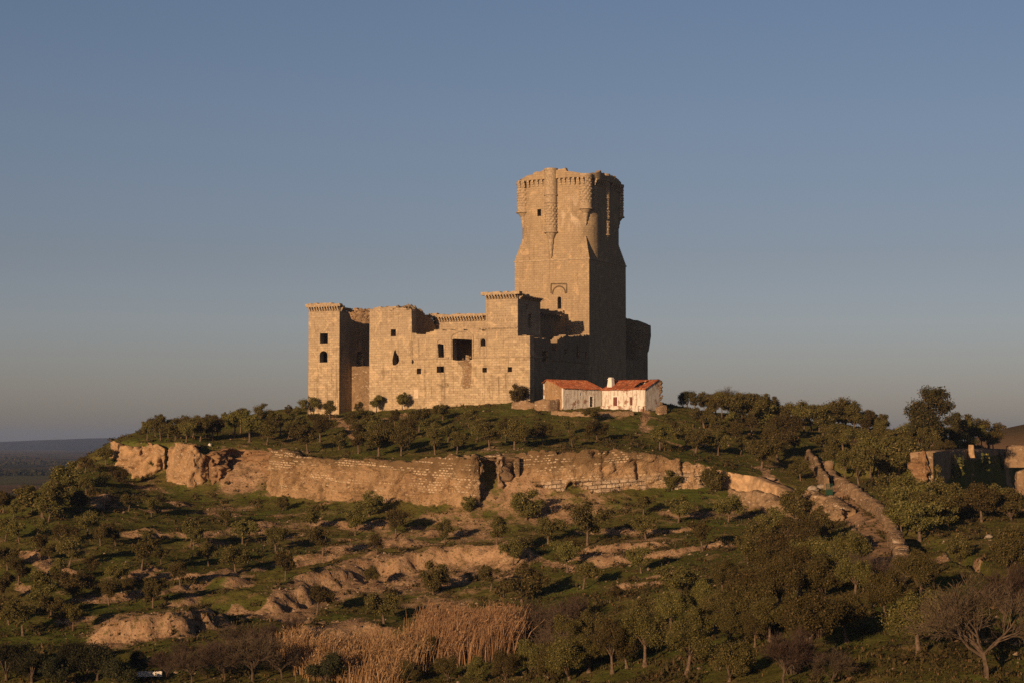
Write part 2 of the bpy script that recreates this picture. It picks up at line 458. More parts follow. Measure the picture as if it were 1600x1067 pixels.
def grid_mesh(name, P, closed_u=False):
    """P: (n, m, 3) array of points"""
    n, m = P.shape[:2]
    me = bpy.data.meshes.new(name)
    idx = np.arange(n*m).reshape(n, m)
    a, b, c, d = idx[:-1, :-1], idx[1:, :-1], idx[1:, 1:], idx[:-1, 1:]
    q = np.stack([a, b, c, d], -1).reshape(-1, 4)
    me.vertices.add(n*m); me.vertices.foreach_set('co', P.reshape(-1).astype(np.float32))
    me.loops.add(q.size); me.loops.foreach_set('vertex_index', q.reshape(-1).astype(np.int32))
    me.polygons.add(len(q)); me.polygons.foreach_set('loop_start', np.arange(0, q.size, 4, dtype=np.int32))
    me.polygons.foreach_set('loop_total', np.full(len(q), 4, dtype=np.int32))
    me.update(calc_edges=True); me.validate()
    return me
def quads_mesh(name, V):
    """V: (k, 4, 3) separate quads"""
    k = len(V); me = bpy.data.meshes.new(name)
    me.vertices.add(k*4); me.vertices.foreach_set('co', V.reshape(-1).astype(np.float32))
    me.loops.add(k*4); me.loops.foreach_set('vertex_index', np.arange(k*4, dtype=np.int32))
    me.polygons.add(k); me.polygons.foreach_set('loop_start', np.arange(0, k*4, 4, dtype=np.int32))
    me.polygons.foreach_set('loop_total', np.full(k, 4, dtype=np.int32))
    me.update(calc_edges=True); return me

# ------------------------------------------------------------------ terrain
def P3(l): return np.array([tuple(at(*p)) for p in l])
shared_px = [
 # right-hand ground and road
 (1300,760,300),(1265,712,338),(1340,712,335),(1400,712,330),(1350,790,285),(1400,770,290),(1450,792,268),(1550,800,262),
 (1600,806,256),(1500,792,292),(1545,788,306),(1590,780,316),(1640,772,330),(1345,815,265),(1400,815,250),(1500,830,245),(1600,835,240),(1240,850,252),
 (1440,704,330),(1470,702,345),(1450,694,362),(1520,694,375),
 # left flank
 (166,718,346),(150,728,337),(110,757,316),(60,782,300),(0,822,284),
]
shared_w = [(-92,345,-13),(-105,330,-20),(-125,320,-27),(-98,380,-12),(-110,430,-22),(-140,400,-30),(-95,300,-17),(-105,270,-23),(-120,230,-28),
 (-75,372,2.2),(-80,400,0),(-85,450,-14),(-60,430,5),(-62,500,-6),(0,445,7.5),(20,480,6),(0,560,-8),(70,450,3),(110,450,-3),(150,430,-7),
 (150,340,-8),(112,350,-10.5),(122,372,-10),(130,400,-9),(150,260,-12),(130,200,-16),(120,160,-19),(90,520,-10),(-20,640,-28),(80,640,-28),
 (-80,160,-30),(-40,130,-29),(0,120,-26),(35,110,-21),(70,110,-19),(0,70,-21),(0,0,-1.9),(-60,60,-24),(70,60,-16),(60,0,-6),(-60,0,-10),(0,-40,0),(0,35,-10.5)]
lower_px = [
 (0,1075,195),(200,1075,195),(400,1075,195),(600,1075,193),(800,1075,180),(1000,1075,162),(1200,1075,147),(1400,1075,138),(1600,1075,135),
 (0,1010,215),(200,1010,214),(400,1000,218),(600,1000,222),(800,990,215),(1000,1000,190),(1200,1000,170),(1400,1000,158),(1600,1000,155),
 (0,940,238),(200,945,236),(400,940,243),(600,940,246),(800,930,245),(1000,930,222),(1200,930,195),(1400,930,180),(1600,930,178),
 (0,870,262),(200,870,262),(400,870,272),(600,868,275),(800,860,272),(1000,865,258),(1200,870,232),(1400,870,215),(1600,870,210),
 (200,820,288),(400,820,296),(600,820,295),(800,815,293),(1000,815,288),(1150,815,282),(1300,830,264),
 (200,755,338),(250,746,334),(300,768,327),(335,752,330),(420,778,321),(480,780,317),(600,792,305),(735,804,298),(860,788,300),(1000,775,302),
 (1110,768,304),(1215,806,290),(1290,814,279),(360,735,331),(380,714,337),(395,704,339),(350,712,336),(815,742,304.5),(800,775,301),(850,764,302.5),(828,724,307),
]
upper_px = [
 (180,692,348),(250,692,343),(300,692,336),(340,702,337),(365,700,338),(420,704,334),(480,714,327),(600,718,315),(735,714,308),(800,708,311),(900,705,310),(1000,708,312),(1110,724,314),
 (1150,732,312),(1205,750,306),(1240,768,301),(1290,783,291),
 (250,684,358),(400,690,345),(600,700,330),(600,672,354),(600,645,382),(700,637,380),(820,629,374),(500,652,390),(480,649,394),(400,668,382),(300,682,376),(220,672,374),
 (900,702,318),(900,662,350),(860,640,364),(920,640,365),(1000,641,363),(1030,641,364),(1000,690,332),(1060,690,336),(1100,642,374),(1150,660,378),(1200,690,352),(1200,655,398),(1300,672,388),
 (1380,682,384),(1290,690,362),(1250,730,327),
]
NEARW = [(0,430,7.8),(-30,420,7.5),(25,410,7.8)]
SH = np.concatenate([P3(shared_px), np.array(shared_w, float)])
class TPS:
    def __init__(s, pts, reg=2.0):
        s.c = pts[:, :2] / 100.0; n = len(pts)
        K = s.k(s.c, s.c) + np.eye(n)*reg*1e-3
        A = np.zeros((n+3, n+3)); A[:n, :n] = K; A[:n, n] = 1; A[:n, n+1:] = s.c; A[n:, :n] = A[:n, n:].T
        s.w = np.linalg.solve(A, np.concatenate([pts[:, 2], [0, 0, 0]]))
    def k(s, a, b):
        r2 = ((a[:, None, :] - b[None, :, :])**2).sum(-1)
        return np.where(r2 > 1e-12, .5*r2*np.log(np.maximum(r2, 1e-12)), 0)
    def __call__(s, x, y):
        sh = np.shape(x); q = np.stack([np.ravel(x), np.ravel(y)], -1) / 100.0; out = np.empty(len(q))
        for i in range(0, len(q), 20000):
            c = q[i:i+20000]; out[i:i+20000] = s.k(c, s.c) @ s.w[:-3] + s.w[-3] + c @ s.w[-2:]
        return out.reshape(sh)
LOWER = TPS(np.concatenate([P3(lower_px), SH]))
UPPER = TPS(np.concatenate([P3(upper_px), SH, np.array(NEARW, float)]))
# front line of the enclosure wall: (px, Y, depth of the step, half width of the step)
WLINE = [(60,352,2.5,1.0),(120,350,2.5,1.0),(165,347,2.5,1.0),(200,343,2.6,.9),(250,338,2.6,.9),(300,330,2.6,.9),(335,332,2.6,.9),(352,334,4,4),(400,332,5,5),(420,326,3.0,1.2),(480,320,2.6,.9),
         (600,308,2.6,.9),(735,300.5,2.6,.9),(800,304,3.2,1.2),(860,303,2.6,.9),(1000,304.5,2.6,.9),(1110,306.5,2.6,.9),(1215,298,2.6,.9),(1290,285,2.5,.9),(1335,262,2.5,1)]
WXY = np.array([(at(p, 690, Y)[0], Y) for p, Y, _, _ in WLINE]); WPAR = np.array([(a, b) for _, _, a, b in WLINE])
def poly_dist(X, Y, L):
    """signed distance to an open polyline (positive on its far side), and the parameter along it"""
    best = np.full(np.shape(X), 1e9); sd = np.zeros(np.shape(X)); tt = np.zeros(np.shape(X))
    for i in range(len(L)-1):
        ax, ay = L[i]; dx, dy = L[i+1][0]-ax, L[i+1][1]-ay; l2 = dx*dx + dy*dy
        t = np.clip(((X-ax)*dx + (Y-ay)*dy)/l2, 0, 1)
        ex, ey = X-ax-t*dx, Y-ay-t*dy; d = np.hypot(ex, ey)
        sg = np.where(dx*(Y-ay) - dy*(X-ax) >= 0, 1, -1)
        m = d < best
        best = np.where(m, d, best); sd = np.where(m, d*sg, sd); tt = np.where(m, i+t, tt)
    return sd, tt
RAMP = np.array([(at(1456, 700, 303)[0], 303.0), (at(1456, 700, 303)[0] + 95*math.sin(R(22.5)), 303 + 95*math.cos(R(22.5)))])
def base_height(X, Y):
    X, Y = np.asarray(X, float), np.asarray(Y, float)
    sd, tt = poly_dist(X, Y, WXY)
    k = np.arange(len(WXY)); c = np.interp(tt, k, WPAR[:, 0]); w = np.interp(tt, k, WPAR[:, 1])
    a = sstep(0, 1, (sd - c + w)/(2*w))
    lo = LOWER(X, Y); up = UPPER(X, Y)
    rs, rt = poly_dist(X, Y, RAMP)
    a = np.where((X > WXY[-1, 0] + 6) | (X < WXY[0, 0] - 3), .5, a)
    z = lo*(1-a) + up*a
    ra = sstep(1.0, 2.6, rs)*(1 - sstep(12, 22, rs))*sstep(.04, .07, rt)*(1 - sstep(.97, .999, rt))
    z = z*(1-ra) + np.maximum(z, -2.3)*ra
    ca = sstep(.2, 1.4, -rs)*(1 - sstep(15, 28, -rs))*sstep(0, .05, rt)
    return z*(1-ca) + np.minimum(z, -10.0)*ca
def march(px, py, hf, y0=90.0, y1=470.0, step=1.0):
    d = ray(px, py); ys = np.arange(y0, y1, step)
    g = ys*d.z - hf(ys*d.x, ys)
    k = np.nonzero(g < 0)[0]
    if len(k) == 0 or k[0] == 0:
        j = int(np.argmin(g)); return Vector((d.x*ys[j], ys[j], float(ys[j]*d.z - g[j]))), False
    j = k[0]; f = g[j-1]/(g[j-1]-g[j]); Y = ys[j-1] + f*step
    return Vector((d.x*Y, Y, d.z*Y)), True
# earth scarps: foot line in the picture, height, run of the terrace above
SCARPS = [([(120,1006),(200,1004),(270,996),(330,984),(378,966)],2.4,16,.9),
 ([(405,962),(450,945),(520,915),(600,893),(700,880),(790,876),(840,872)],2.2,14,1.6),
 ([(430,985),(500,992),(570,990),(640,985)],1.8,9,1.6),
 ([(60,884),(95,896),(130,910)],.8,6,.5),([(225,950),(290,945),(330,932)],1.0,7,.6),([(335,925),(375,920),(405,908)],1.5,8,.7),
 ([(425,880),(475,878),(530,873)],1.0,7,.5),([(560,858),(620,850),(660,844)],.7,6,.5),([(880,860),(960,862),(1010,858),(1060,852)],1.3,9,.7),
 ([(900,888),(950,880),(985,872)],1.3,6,.8),([(1075,858),(1120,856),(1165,850)],.8,6,.6),([(135,796),(165,786),(192,772)],1.1,7,.8),
 ([(185,836),(225,842),(265,836)],.9,7,.6),([(285,857),(330,853),(370,846)],.8,6,.5),([(370,826),(410,824),(455,820)],1.0,7,.7),
 ([(250,783),(280,790),(310,786)],.8,6,.6),([(1400,885),(1460,880),(1530,872)],.7,6,.5),([(480,862),(540,858),(580,850)],.8,5,.5),
 ([(640,838),(690,832),(740,836)],.6,5,.5),([(190,905),(230,895),(262,884)],.7,6,.4),([(1010,800),(1060,806),(1120,802)],.6,6,.7),
 ([(20,862),(55,868),(80,878)],.7,6,.4),([(640,972),(700,962),(780,955)],1.0,8,1.0),([(975,905),(1030,900),(1070,896)],.5,5,.5),
 ([(130,906),(230,899),(330,902),(420,888),(520,878),(600,864)],.8,6,.5),([(50,948),(160,938),(260,928),(340,910),(420,897)],.8,6,.5),([(140,832),(260,840),(360,834),(470,822)],.8,6,.5),
 ([(470,815),(560,824),(650,815)],.6,5,.5),([(850,870),(960,875),(1060,864),(1160,852)],.9,6,.5),([(850,832),(950,830),(1040,833),(1140,826)],.7,5,.5),([(930,918),(1000,915),(1070,905)],.6,5,.5),
 ([(0,905),(60,925),(110,930)],.7,6,.5),([(40,975),(110,972),(200,962)],.7,6,.5)]
SCXY = []
for ln, h, run, w in SCARPS:
    pts = [march(x, y, base_height)[0] for x, y in ln]
    SCXY.append((np.array([(p.x, p.y) for p in pts]), h, run, w))
SOILZ = [(600,905,70,.55),(700,890,60,.6),(520,930,50,.5),(450,960,40,.5),(560,985,60,.5),(800,890,45,.45),(820,760,26,.7),(850,800,28,.45),(380,740,34,.9),(350,800,40,.3),
 (240,980,60,.35),(170,985,50,.4),(420,835,50,.3),(600,850,60,.35),(960,870,50,.4),(1000,845,40,.25),(900,800,40,.3),(1140,800,50,.25),(160,780,30,.45),(230,760,25,.3),(545,662,20,.7),(1200,745,14,.8),(700,950,70,.4),
 (1015,668,8,.6),(960,648,20,.35),(1100,696,10,.5),(620,650,30,.25),(740,820,60,.25),(680,640,30,.15),(880,650,25,.2),(1570,672,40,.5)]
SOILW = []
for x, y, r_, s_ in SOILZ:
    p = march(x, y, base_height)[0]; SOILW.append((p.x, p.y, r_*p.y/F, s_))
PATHS = [([(0,858),(40,866),(75,886),(100,900),(130,905)],1.0),([(370,966),(430,955),(520,925),(600,905)],.9),([(300,965),(370,952),(440,968),(500,975),(560,985)],.9),
 ([(640,852),(720,850),(800,860),(880,885),(930,900)],.8),([(1012,640),(1005,660),(1010,676)],.7),([(980,676),(1040,688),(1095,704)],.6),([(1185,728),(1205,745),(1212,760)],.9),
 ([(170,790),(230,800),(280,795)],.5),([(1400,890),(1470,880),(1540,870)],.5),([(500,640),(540,660),(560,690)],.8)]
PATHW = []
for ln, w in PATHS:
    pts = [march(x, y, base_height)[0] for x, y in ln]; PATHW.append((np.array([(p.x, p.y) for p in pts]), w))

def height_soil(X, Y):
    X, Y = np.asarray(X, float), np.asarray(Y, float)
    z = base_height(X, Y)
    soil = .20 + .30*fbm(X*.045, Y*.045, 3.1, 4, 5) + .22*fbm(X*.22, Y*.30, 6.1, 3, 8)
    for L, h, run, w in SCXY:
        n_ = fbm(X*.25, Y*.25, 0, 3, 31)
        sd, tt = poly_dist(X, Y, L)
        sd = sd + 2.0*w*n_ + .9*w*fbm(X*.8, Y*.8, 0, 2, 37)
        endf = sstep(0, .75, tt) * (1 - sstep(len(L)-1.75, len(L)-1, tt))*(.72 if h < 2 else 1)
        z = z + h*endf*sstep(-w, w, sd)*(1 - sstep(0, run, sd))
        soil = soil + .60*endf*(1 + .5*n_)*sstep(-2.6*w-.6, -w*.5, sd)*(1 - sstep(w*.6, w*1.6+.5, sd))
    for cx, cy, r_, s_ in SOILW:
        soil = soil + s_*np.exp(-(((X-cx)/r_)**2 + ((Y-cy)/(r_*1.6))**2))
    for L, w in PATHW:
        sd, tt = poly_dist(X, Y, L)
        soil = soil + .6*(1 - sstep(w*.5, w*1.6, np.abs(sd + .5*fbm(X*.3, Y*.3, 0, 2, 41))))
    gul = np.abs(fbm(X*.55, Y*.18, 2.2, 3, 19))
    z = z - .55*np.clip(soil-.35, 0, .6)*(.5 - gul)*2
    z = z + .55*np.clip(soil - .45, 0, .5)*(1 - 2*np.abs(fbm(X*.75, Y*.75, 4.4, 2, 23)))
    near = (1 - sstep(430, 480, Y))*sstep(60, 95, Y)
    z = z + near*(.45*fbm(X*.10, Y*.10, 0, 3, 11) + .22*fbm(X*.45, Y*.45, 0, 3, 12) + .10*fbm(X*1.0, Y*1.0, 0, 2, 13)*(1 + 3.0*np.clip(soil, 0, 1)))
    return z, np.clip(soil, 0, 1)
def expand(a, b, lim, first, ratio):
    out = []; s_ = first; v = b
    while v < lim: v += s_; out.append(v); s_ *= ratio
    lo = []; s_ = first; v = a
    while v > -lim: v -= s_; lo.append(v); s_ *= ratio
    return lo[::-1], out
lx, hx = expand(-112, 150, 16000, 1.2, 1.16)
xs = np.array(lx + list(np.arange(-112, 150.1, .58)) + hx)
ly, hy = expand(96, 430, 16000, 1.2, 1.15)
ly = [v for v in ly if v > -400]
ys = np.array(ly + list(np.arange(96, 430.1, .58)) + hy)
GX, GY = np.meshgrid(xs, ys, indexing='ij')
GZ = np.empty_like(GX); GS = np.empty_like(GX)
hill = (GX > -170) & (GX < 230) & (GY > -60) & (GY < 760)
z_, s_ = height_soil(GX[hill], GY[hill])
plain = -36 + 5*fbm(GX/700, GY/700, 0, 4, 71) + 1.5*fbm(GX/90, GY/90, 0, 3, 72)
plain += 44*np.exp(-(((GX-218)/95)**2 + ((GY-720)/120)**2))          # brown rise on the far right
GZ[:] = plain; GS[:] = .3
bw = np.ones_like(GX)
bw = sstep(-165, -112, GX)*(1 - sstep(150, 225, GX))*(1 - sstep(520, 750, GY))
bw = bw*sstep(-58, -20, GY)
GZ[hill] = z_*bw[hill] + plain[hill]*(1-bw[hill]); GS[hill] = s_*bw[hill] + .3*(1-bw[hill])
me = grid_mesh('ground', np.stack([GX, GY, GZ], -1))
at_ = me.attributes.new('soil', 'FLOAT', 'POINT'); at_.data.foreach_set('value', GS.reshape(-1).astype(np.float32))
at_ = me.attributes.new('far', 'FLOAT', 'POINT')
at_.data.foreach_set('value', np.clip(1 - bw + sstep(440, 560, GY), 0, 1).reshape(-1).astype(np.float32))
ground = link_mesh('ground', me, M['ground'], None, True); tag(ground, kind='structure')

def bilin(A, X, Y):
    X, Y = np.asarray(X, float), np.asarray(Y, float)
    i = np.clip(np.searchsorted(xs, X) - 1, 0, len(xs)-2); j = np.clip(np.searchsorted(ys, Y) - 1, 0, len(ys)-2)
    fx = (X - xs[i])/(xs[i+1]-xs[i]); fy = (Y - ys[j])/(ys[j+1]-ys[j])
    return (A[i, j]*(1-fx)*(1-fy) + A[i+1, j]*fx*(1-fy) + A[i, j+1]*(1-fx)*fy + A[i+1, j+1]*fx*fy)
def height(X, Y): return bilin(GZ, X, Y)
def soil_at(X, Y): return bilin(GS, X, Y)
def hit(px, py): return march(px, py, height, 92.0, 480.0, .5)

# distant ridge, in the haze
n = 90
ridge = []
for i in range(n+1):
    px = -500 + 2600*i/n; row = []
    yt = 693 - 9.5*math.exp(-((px-190)/170)**2) + 1.2*float(fbm(px/60, 1.7, 0, 3, 5)) + 6*float(sstep(500, 900, px))
    for j, (dy, Yd) in enumerate(((0, 7600), (.35, 8100), (.75, 8600), (1.0, 9000), (.8, 9500), (0, 11000))):
        top = at(px, yt, 9000).z
        z = -50 + (top + 50)*dy + (12*float(fbm(px/25, j, 0, 3, 6)) if 0 < j < 3 else 0)
        row.append((at(px, 690, Yd).x, Yd, z))
    ridge.append(row)
me = grid_mesh('far_hills', np.array(ridge))
t = NT('far_hill_scrub'); o_ = t.coord()
t.col(t.mix(t.mapr(t.noise(o_, .004, 5, .6), .4, .6), (.035, .038, .024), (.075, .062, .04)))
tag(link_mesh('far_hills', me, t.m, None, True), kind='structure')

# ------------------------------------------------------------------ castle frame
TH = R(26.5)
CT, ST = math.cos(TH), math.sin(TH)
O = at(921, 640, 400.0); ZB = 7.0
O = Vector((O.x, O.y, ZB))
def to_local(p):
    dx, dy = p[0]-O.x, p[1]-O.y
    return Vector((dx*CT - dy*ST, dx*ST + dy*CT, p[2]-ZB))
def to_world(q):
    return Vector((O.x + q[0]*CT + q[1]*ST, O.y - q[0]*ST + q[1]*CT, q[2]+ZB))
CAM_L = to_local((0, 0, 0))
def _dl(px, py):
    d = ray(px, py); return Vector((d.x*CT - d.y*ST, d.x*ST + d.y*CT, d.z))
def fac(px, py, v):
    """pixel -> (u, z) on the plane v = const"""
    d = _dl(px, py); t_ = (v - CAM_L.y)/d.y; p = CAM_L + d*t_; return (p.x, p.z)
def sid(px, py, u):
    """pixel -> (v, z) on the plane u = const"""
    d = _dl(px, py); t_ = (u - CAM_L.x)/d.x; p = CAM_L + d*t_; return (p.y, p.z)
c_ = _dl(828, 600)
VF = sid(828, 600, 0.0)[0]                     # facade plane
def f1(zx, zy, v=None): return fac(460 + zx/4, 440 + zy/4, VF if v is None else v)
def f2(zx, zy, v=0.0): return fac(780 + zx/4.85, 240 + zy/4.85, v)
def f3(zx, zy, v=None): return fac(740 + zx/4.85, 440 + zy/4.85, VF if v is None else v)
def front(v0):                                  # wall facing the viewer, depth goes back
    return lambda a, z, d: (a, v0 + d, z)
def right(u0):                                  # wall facing right, depth goes left
    return lambda a, z, d: (u0 - d, a, z)
def rect(fn, x0, y0, x1, y1):
    a0, z1 = fn(x0, y0); a1, z0 = fn(x1, y1); return [(a0, z0), (a1, z0), (a1, z1), (a0, z1)]
def arch(fn, x0, y0, x1, y1, seg=8, rise=None):
    a0, z1 = fn(x0, y0); a1, z0 = fn(x1, y1); r = (a1-a0)/2; h = r if rise is None else rise
    pts = [(a0, z0), (a1, z0)]
    for k in range(seg+1):
        th = math.pi*k/seg
        pts.append(((a0+a1)/2 + r*math.cos(th), z1 - h + h*math.sin(th)))
    return pts
rng = random.Random(7)
def rag(pts, step=.55, amp=.35, up=.15):
    """broken masonry edge along a polyline"""
    out = []
    for (a0, z0), (a1, z1) in zip(pts[:-1], pts[1:]):
        k = max(1, int(abs(a1-a0)/step)); lev = 0
        for i in range(k):
            t_ = i/k; lev = rng.uniform(-amp, up)
            z = z0 + (z1-z0)*t_ + lev
            out.append((a0 + (a1-a0)*t_ + .01, z)); out.append((a0 + (a1-a0)*(t_ + .8/k), z + rng.uniform(-.05, .05)))
    out.append(pts[-1]); return out
ZG = -5.0                                        # walls run down into the ground

castle = empty('castle', O, -TH)
tag(castle, 'ruined stone castle with one tall keep, standing on the hilltop', 'castle')
def corbels(mb, a0, a1, place, z0, z1, n, w=.42, out=.75):
    """row of stepped stone brackets; place(a, d, z) maps along / outward / up"""
    for i in range(n):
        a = a0 + (a1-a0)*(i+.5)/n
        for k, (d, zz0, zz1) in enumerate(((out*.33, z0, z1), (out*.66, z0+(z1-z0)*.35, z1-.003), (out, z0+(z1-z0)*.68, z1-.006))):
            vs_ = [place(a-w/2, 0, zz0), place(a+w/2, 0, zz0), place(a+w/2, 0, zz1), place(a-w/2, 0, zz1),
                   place(a-w/2, d, zz0), place(a+w/2, d, zz0), place(a+w/2, d, zz1), place(a-w/2, d, zz1)]
            mb.add(vs_, [(0,1,2,3),(4,7,6,5),(0,4,5,1),(1,5,6,2),(2,6,7,3),(3,7,4,0)])

# ---- palace front: right flank, second tower and main wall, one skin with openings
uR = 0.0
top_main = [f1(742, 325), f1(765, 332), f1(800, 322), f1(850, 304), f1(900, 296), f1(985, 298), f1(1110, 300), f1(1205, 306)]
top_main_r = [f1(1398, 338), f1(1475, 342)]
u468, zt2 = f1(468, 168)
top_t2 = [f1(470, 172), f1(520, 158), f1(590, 150), f1(640, 158), f1(700, 172), f1(732, 180)]
outer = [(u468, ZG)] + rag(top_t2, .8, .3, .25) + [f1(735, 322)] + rag(top_main, .9, .35, .12)
gt_l, gt_r = f1(1197, 110)[0], f1(1396, 110)[0]
z_gt = f1(1300, 78)[1]
outer += [(gt_l, f1(1200, 306)[1]), (gt_l + .003, z_gt), (gt_r, z_gt), (gt_r + .003, f1(1398, 336)[1])] + rag(top_main_r, .8, .1, .1) + [(uR, f1(1470, 342)[1]), (uR, ZG)]
outer = outer[::-1]
def blob(cx, cy, rx, ry, n=11, j=.25, fn=f1):
    return [fn(cx + rx*math.cos(2*math.pi*k/n)*(1 + rng.uniform(-j, j)), cy - ry*math.sin(2*math.pi*k/n)*(1 + rng.uniform(-j, j))) for k in range(n)]
teardrop = [f1(*p) for p in ((614,520),(612,490),(618,458),(624,432),(631,424),(638,446),(652,466),(655,494),(646,512),(630,522))]
holes = [rect(f1, 603, 300, 634, 342), teardrop, blob(739, 501, 7, 13), rect(f1, 765, 541, 792, 576), rect(f1, 889, 528, 935, 567),
         [f1(*p) for p in ((900,478),(897,420),(895,390),(904,386),(932,392),(936,480),(918,474))],
         [f1(*p) for p in ((988,488),(987,362),(1000,358),(1110,364),(1112,400),(1111,486),(1096,490),(1090,462),(1072,458),(1068,490),(1020,494))],
         arch(f1, 1164, 358, 1195, 403), rect(f1, 1175, 536, 1203, 566), rect(f1, 1333, 532, 1360, 563)]
mb = MB(); mb.panel(front(VF), outer, holes, 0, 1.9)
pw = mb.build('palace_front_wall', M['ashlar'], castle)
# second tower body behind the skin
t2r, zz = f1(731, 180); DT2 = 11.5
mb = MB()
prof = [(VF+1.9, ZG), (VF+DT2, ZG), (VF+DT2, f1(735, 300)[1])] + [(v, z) for v, z in reversed([sid(460+x/4, 440+y/4, t2r) for x, y in ((745,176),(770,176),(790,190),(812,206),(835,214),(856,226))])] + [(VF+1.9, f1(732, 182)[1])]
mb.panel(right(t2r - .003), prof, [], 0, 1.6)
lpro = [(VF+1.9, ZG), (VF+DT2, ZG), (VF+DT2, zt2-.6), (VF+1.9, zt2-.2)]
mb.panel(lambda a, z, d: (u468 + .003 + d, a, z), lpro, [], 0, 1.5)
mb.box(u468+1.5, t2r-1.6, VF+1.9, VF+DT2-.01, zt2-2.3, zt2-1.6)
mb.box(u468+1.5, t2r-1.6, VF+DT2-1.4, VF+DT2-.02, ZG, zt2-1.0)
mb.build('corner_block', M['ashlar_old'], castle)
# rubble of the broken tower top
def rubble_heap(mb, spots, fn, rr):
    for (a, b, z, rx, ry, rz) in spots:
        n = 8; vs_ = []; 
        ico = [(0,0,1),(0,0,-1)] + [(math.cos(k*math.pi/3), math.sin(k*math.pi/3), rr.uniform(-.35,.35)) for k in range(6)]
        vs_ = [(a + x*rx*rr.uniform(.75,1.15), b + y*ry*rr.uniform(.75,1.15), z + w*rz*rr.uniform(.75,1.15)) for x, y, w in ico]
        mb.add(vs_, [(0, 2+k, 2+(k+1)%6) for k in range(6)] + [(1, 2+(k+1)%6, 2+k) for k in range(6)])
mb = MB()
sp_ = []
for i in range(130):
    u = rng.uniform(u468+.3, t2r-.2); v = VF + rng.uniform(.3, DT2); k = (u-u468)/(t2r-u468)
    hgt = zt2 - .55 + 1.3*math.exp(-((k-.75)/.22)**2) + .9*math.exp(-((k-.3)/.12)**2)
    if v > VF + 4: hgt -= .35*(v-VF-4)
    sp_.append((u, v, hgt - .6, rng.uniform(.5, 1.0), rng.uniform(.5, 1.0), rng.uniform(.4, .9)))
rubble_heap(mb, sp_, None, rng)
mb.build('broken_parapet', M['ashlar_old'], castle)
# rooms behind the main wall
VB = VF + DT2
mb = MB()
zc = f1(900, 296)[1] - 1.6
mb.box(t2r, uR-1.7, VF+1.9, VB, zc-.5, zc)
mb.box(t2r, uR-1.7, VB-.6, VB-.003, ZG, zc-.5)
mb.box(t2r, uR-1.7, VF+1.9, VB-.6, 3.0, 3.4)
mb.box(f1(960, 400)[0], f1(966, 400)[0], VF+1.9, VB-.6, 3.4, zc-.5)
mb.box(f1(1140, 400)[0], f1(1146, 400)[0], VF+1.9, VB-.6, 3.4, zc-.5)
mb.build('inner_walls', M['ashlar_old'], castle)
# upper wall with brackets, set back
w2l, w2r = f1(800, 250, VB)[0], gt_l + .2
z2a, z2b, z2c = f1(1000, 250, VB)[1], f1(1000, 222, VB)[1], f1(1000, 205, VB)[1]
w2n = f1(868, 220, VB)[0]
mb = MB(); mb.panel(front(VB), [(t2r-.3, zc-4), (w2r, zc-4), (w2r, z2b+.1), (w2n, z2b+.1), (w2n-.1, z2c-.1), (w2n-1.5, z2c+.3), (t2r-.3, z2c+.4)], [], 0, 1.2)
mb.build('upper_wall', M['ashlar'], castle)
w2n = f1(868, 220, VB)[0]
mb = MB(); corbels(mb, w2n, f1(1192, 220, VB)[0], lambda a, d, z: (a, VB-d, z), z2a, z2b, 19, .36, .85)
tp = rag([(w2n-.6, z2c), (w2r-.1, z2c)], .9, .18, .10)
mb.panel(front(VB-.87), ([(w2n-.6, z2b+.004)] + tp + [(w2r-.1, z2b+.004)])[::-1], [], 0, 1.5)
mb.build('corbel_table', M['carved'], castle)
mb = MB(); mb.box(w2n, w2r-.1, VB-.05, VB+.05, z2a, z2b+.004); mb.build('slot_shade_band', M['stone_dark'], castle)  # dark strip painting the shade of the slots between the brackets
# gate tower body
gd = 10.6
mb = MB()
ztg = z_gt
gw = [[sid(460+x/4, 440+y/4, gt_r) for x, y in q] for q in (((1447,175),(1447,145),(1457,145),(1457,175)), ((1462,290),(1462,205),(1485,200),(1485,290)))]
prof = [(VF+1.9, zc-3), (VF+gd, zc-3), (VF+gd, ztg-.3), (VF+1.9, ztg)]
mb.panel(right(gt_r - .004), prof, gw, 0, 1.3)
mb.panel(lambda a, z, d: (gt_l + .004 + d, a, z), prof, [], 0, 1.3)
mb.box(gt_l+1.3, gt_r-1.3, VF+gd-1.2, VF+gd-.01, zc-3, ztg-.4)
mb.box(gt_l+1.3, gt_r-1.3, VF+1.9, VF+gd-1.2, ztg-1.6, ztg-1.0)
mb.box(gt_r-1.3, gt_r+1.05, VF+1.9, VF+gd, zc-3.0, zc-2.4)
mb.build('gate_tower', M['ashlar'], castle)
zga, zgb, zgc = f1(1300, 108)[1], f1(1300, 84)[1], f1(1300, 66)[1]
mb = MB()
corbels(mb, gt_l, gt_r, lambda a, d, z: (a, VF-d, z), zga, zgb, 11, .36, .85)
corbels(mb, VF+.3, VF+gd, lambda a, d, z: (gt_r+d, a, z), zga-.1, zgb-.1, 11, .4, .85)
tpf = rag([(gt_l-.75, zgc), (gt_r+.77, zgc)], .8, .12, .10)
mb.panel(front(VF-.87), ([(gt_l-.75, zgb+.003)] + tpf + [(gt_r+.77, zgb+.003)])[::-1], [], 0, 1.4)
tps = rag([(VF+.65, zgc-.1), (VF+4, zgc-.3), (VF+7, zgc-.7), (VF+gd+.4, zgc-1.0)], .9, .45, .12)
mb.panel(right(gt_r+.765), ([(VF+.65, zgb-.4)] + tps + [(VF+gd+.4, zgb-.5)])[::-1], [], 0, 1.3)
mb.build('gate_tower_parapet', M['carved'], castle)
mb = MB(); mb.box(gt_l+.02, gt_r-.02, VF-.05, VF+.05, zga, zgb+.004); mb.build('slot_shade_band', M['stone_dark'], castle)  # slot shade between the gate tower brackets, put into the colour
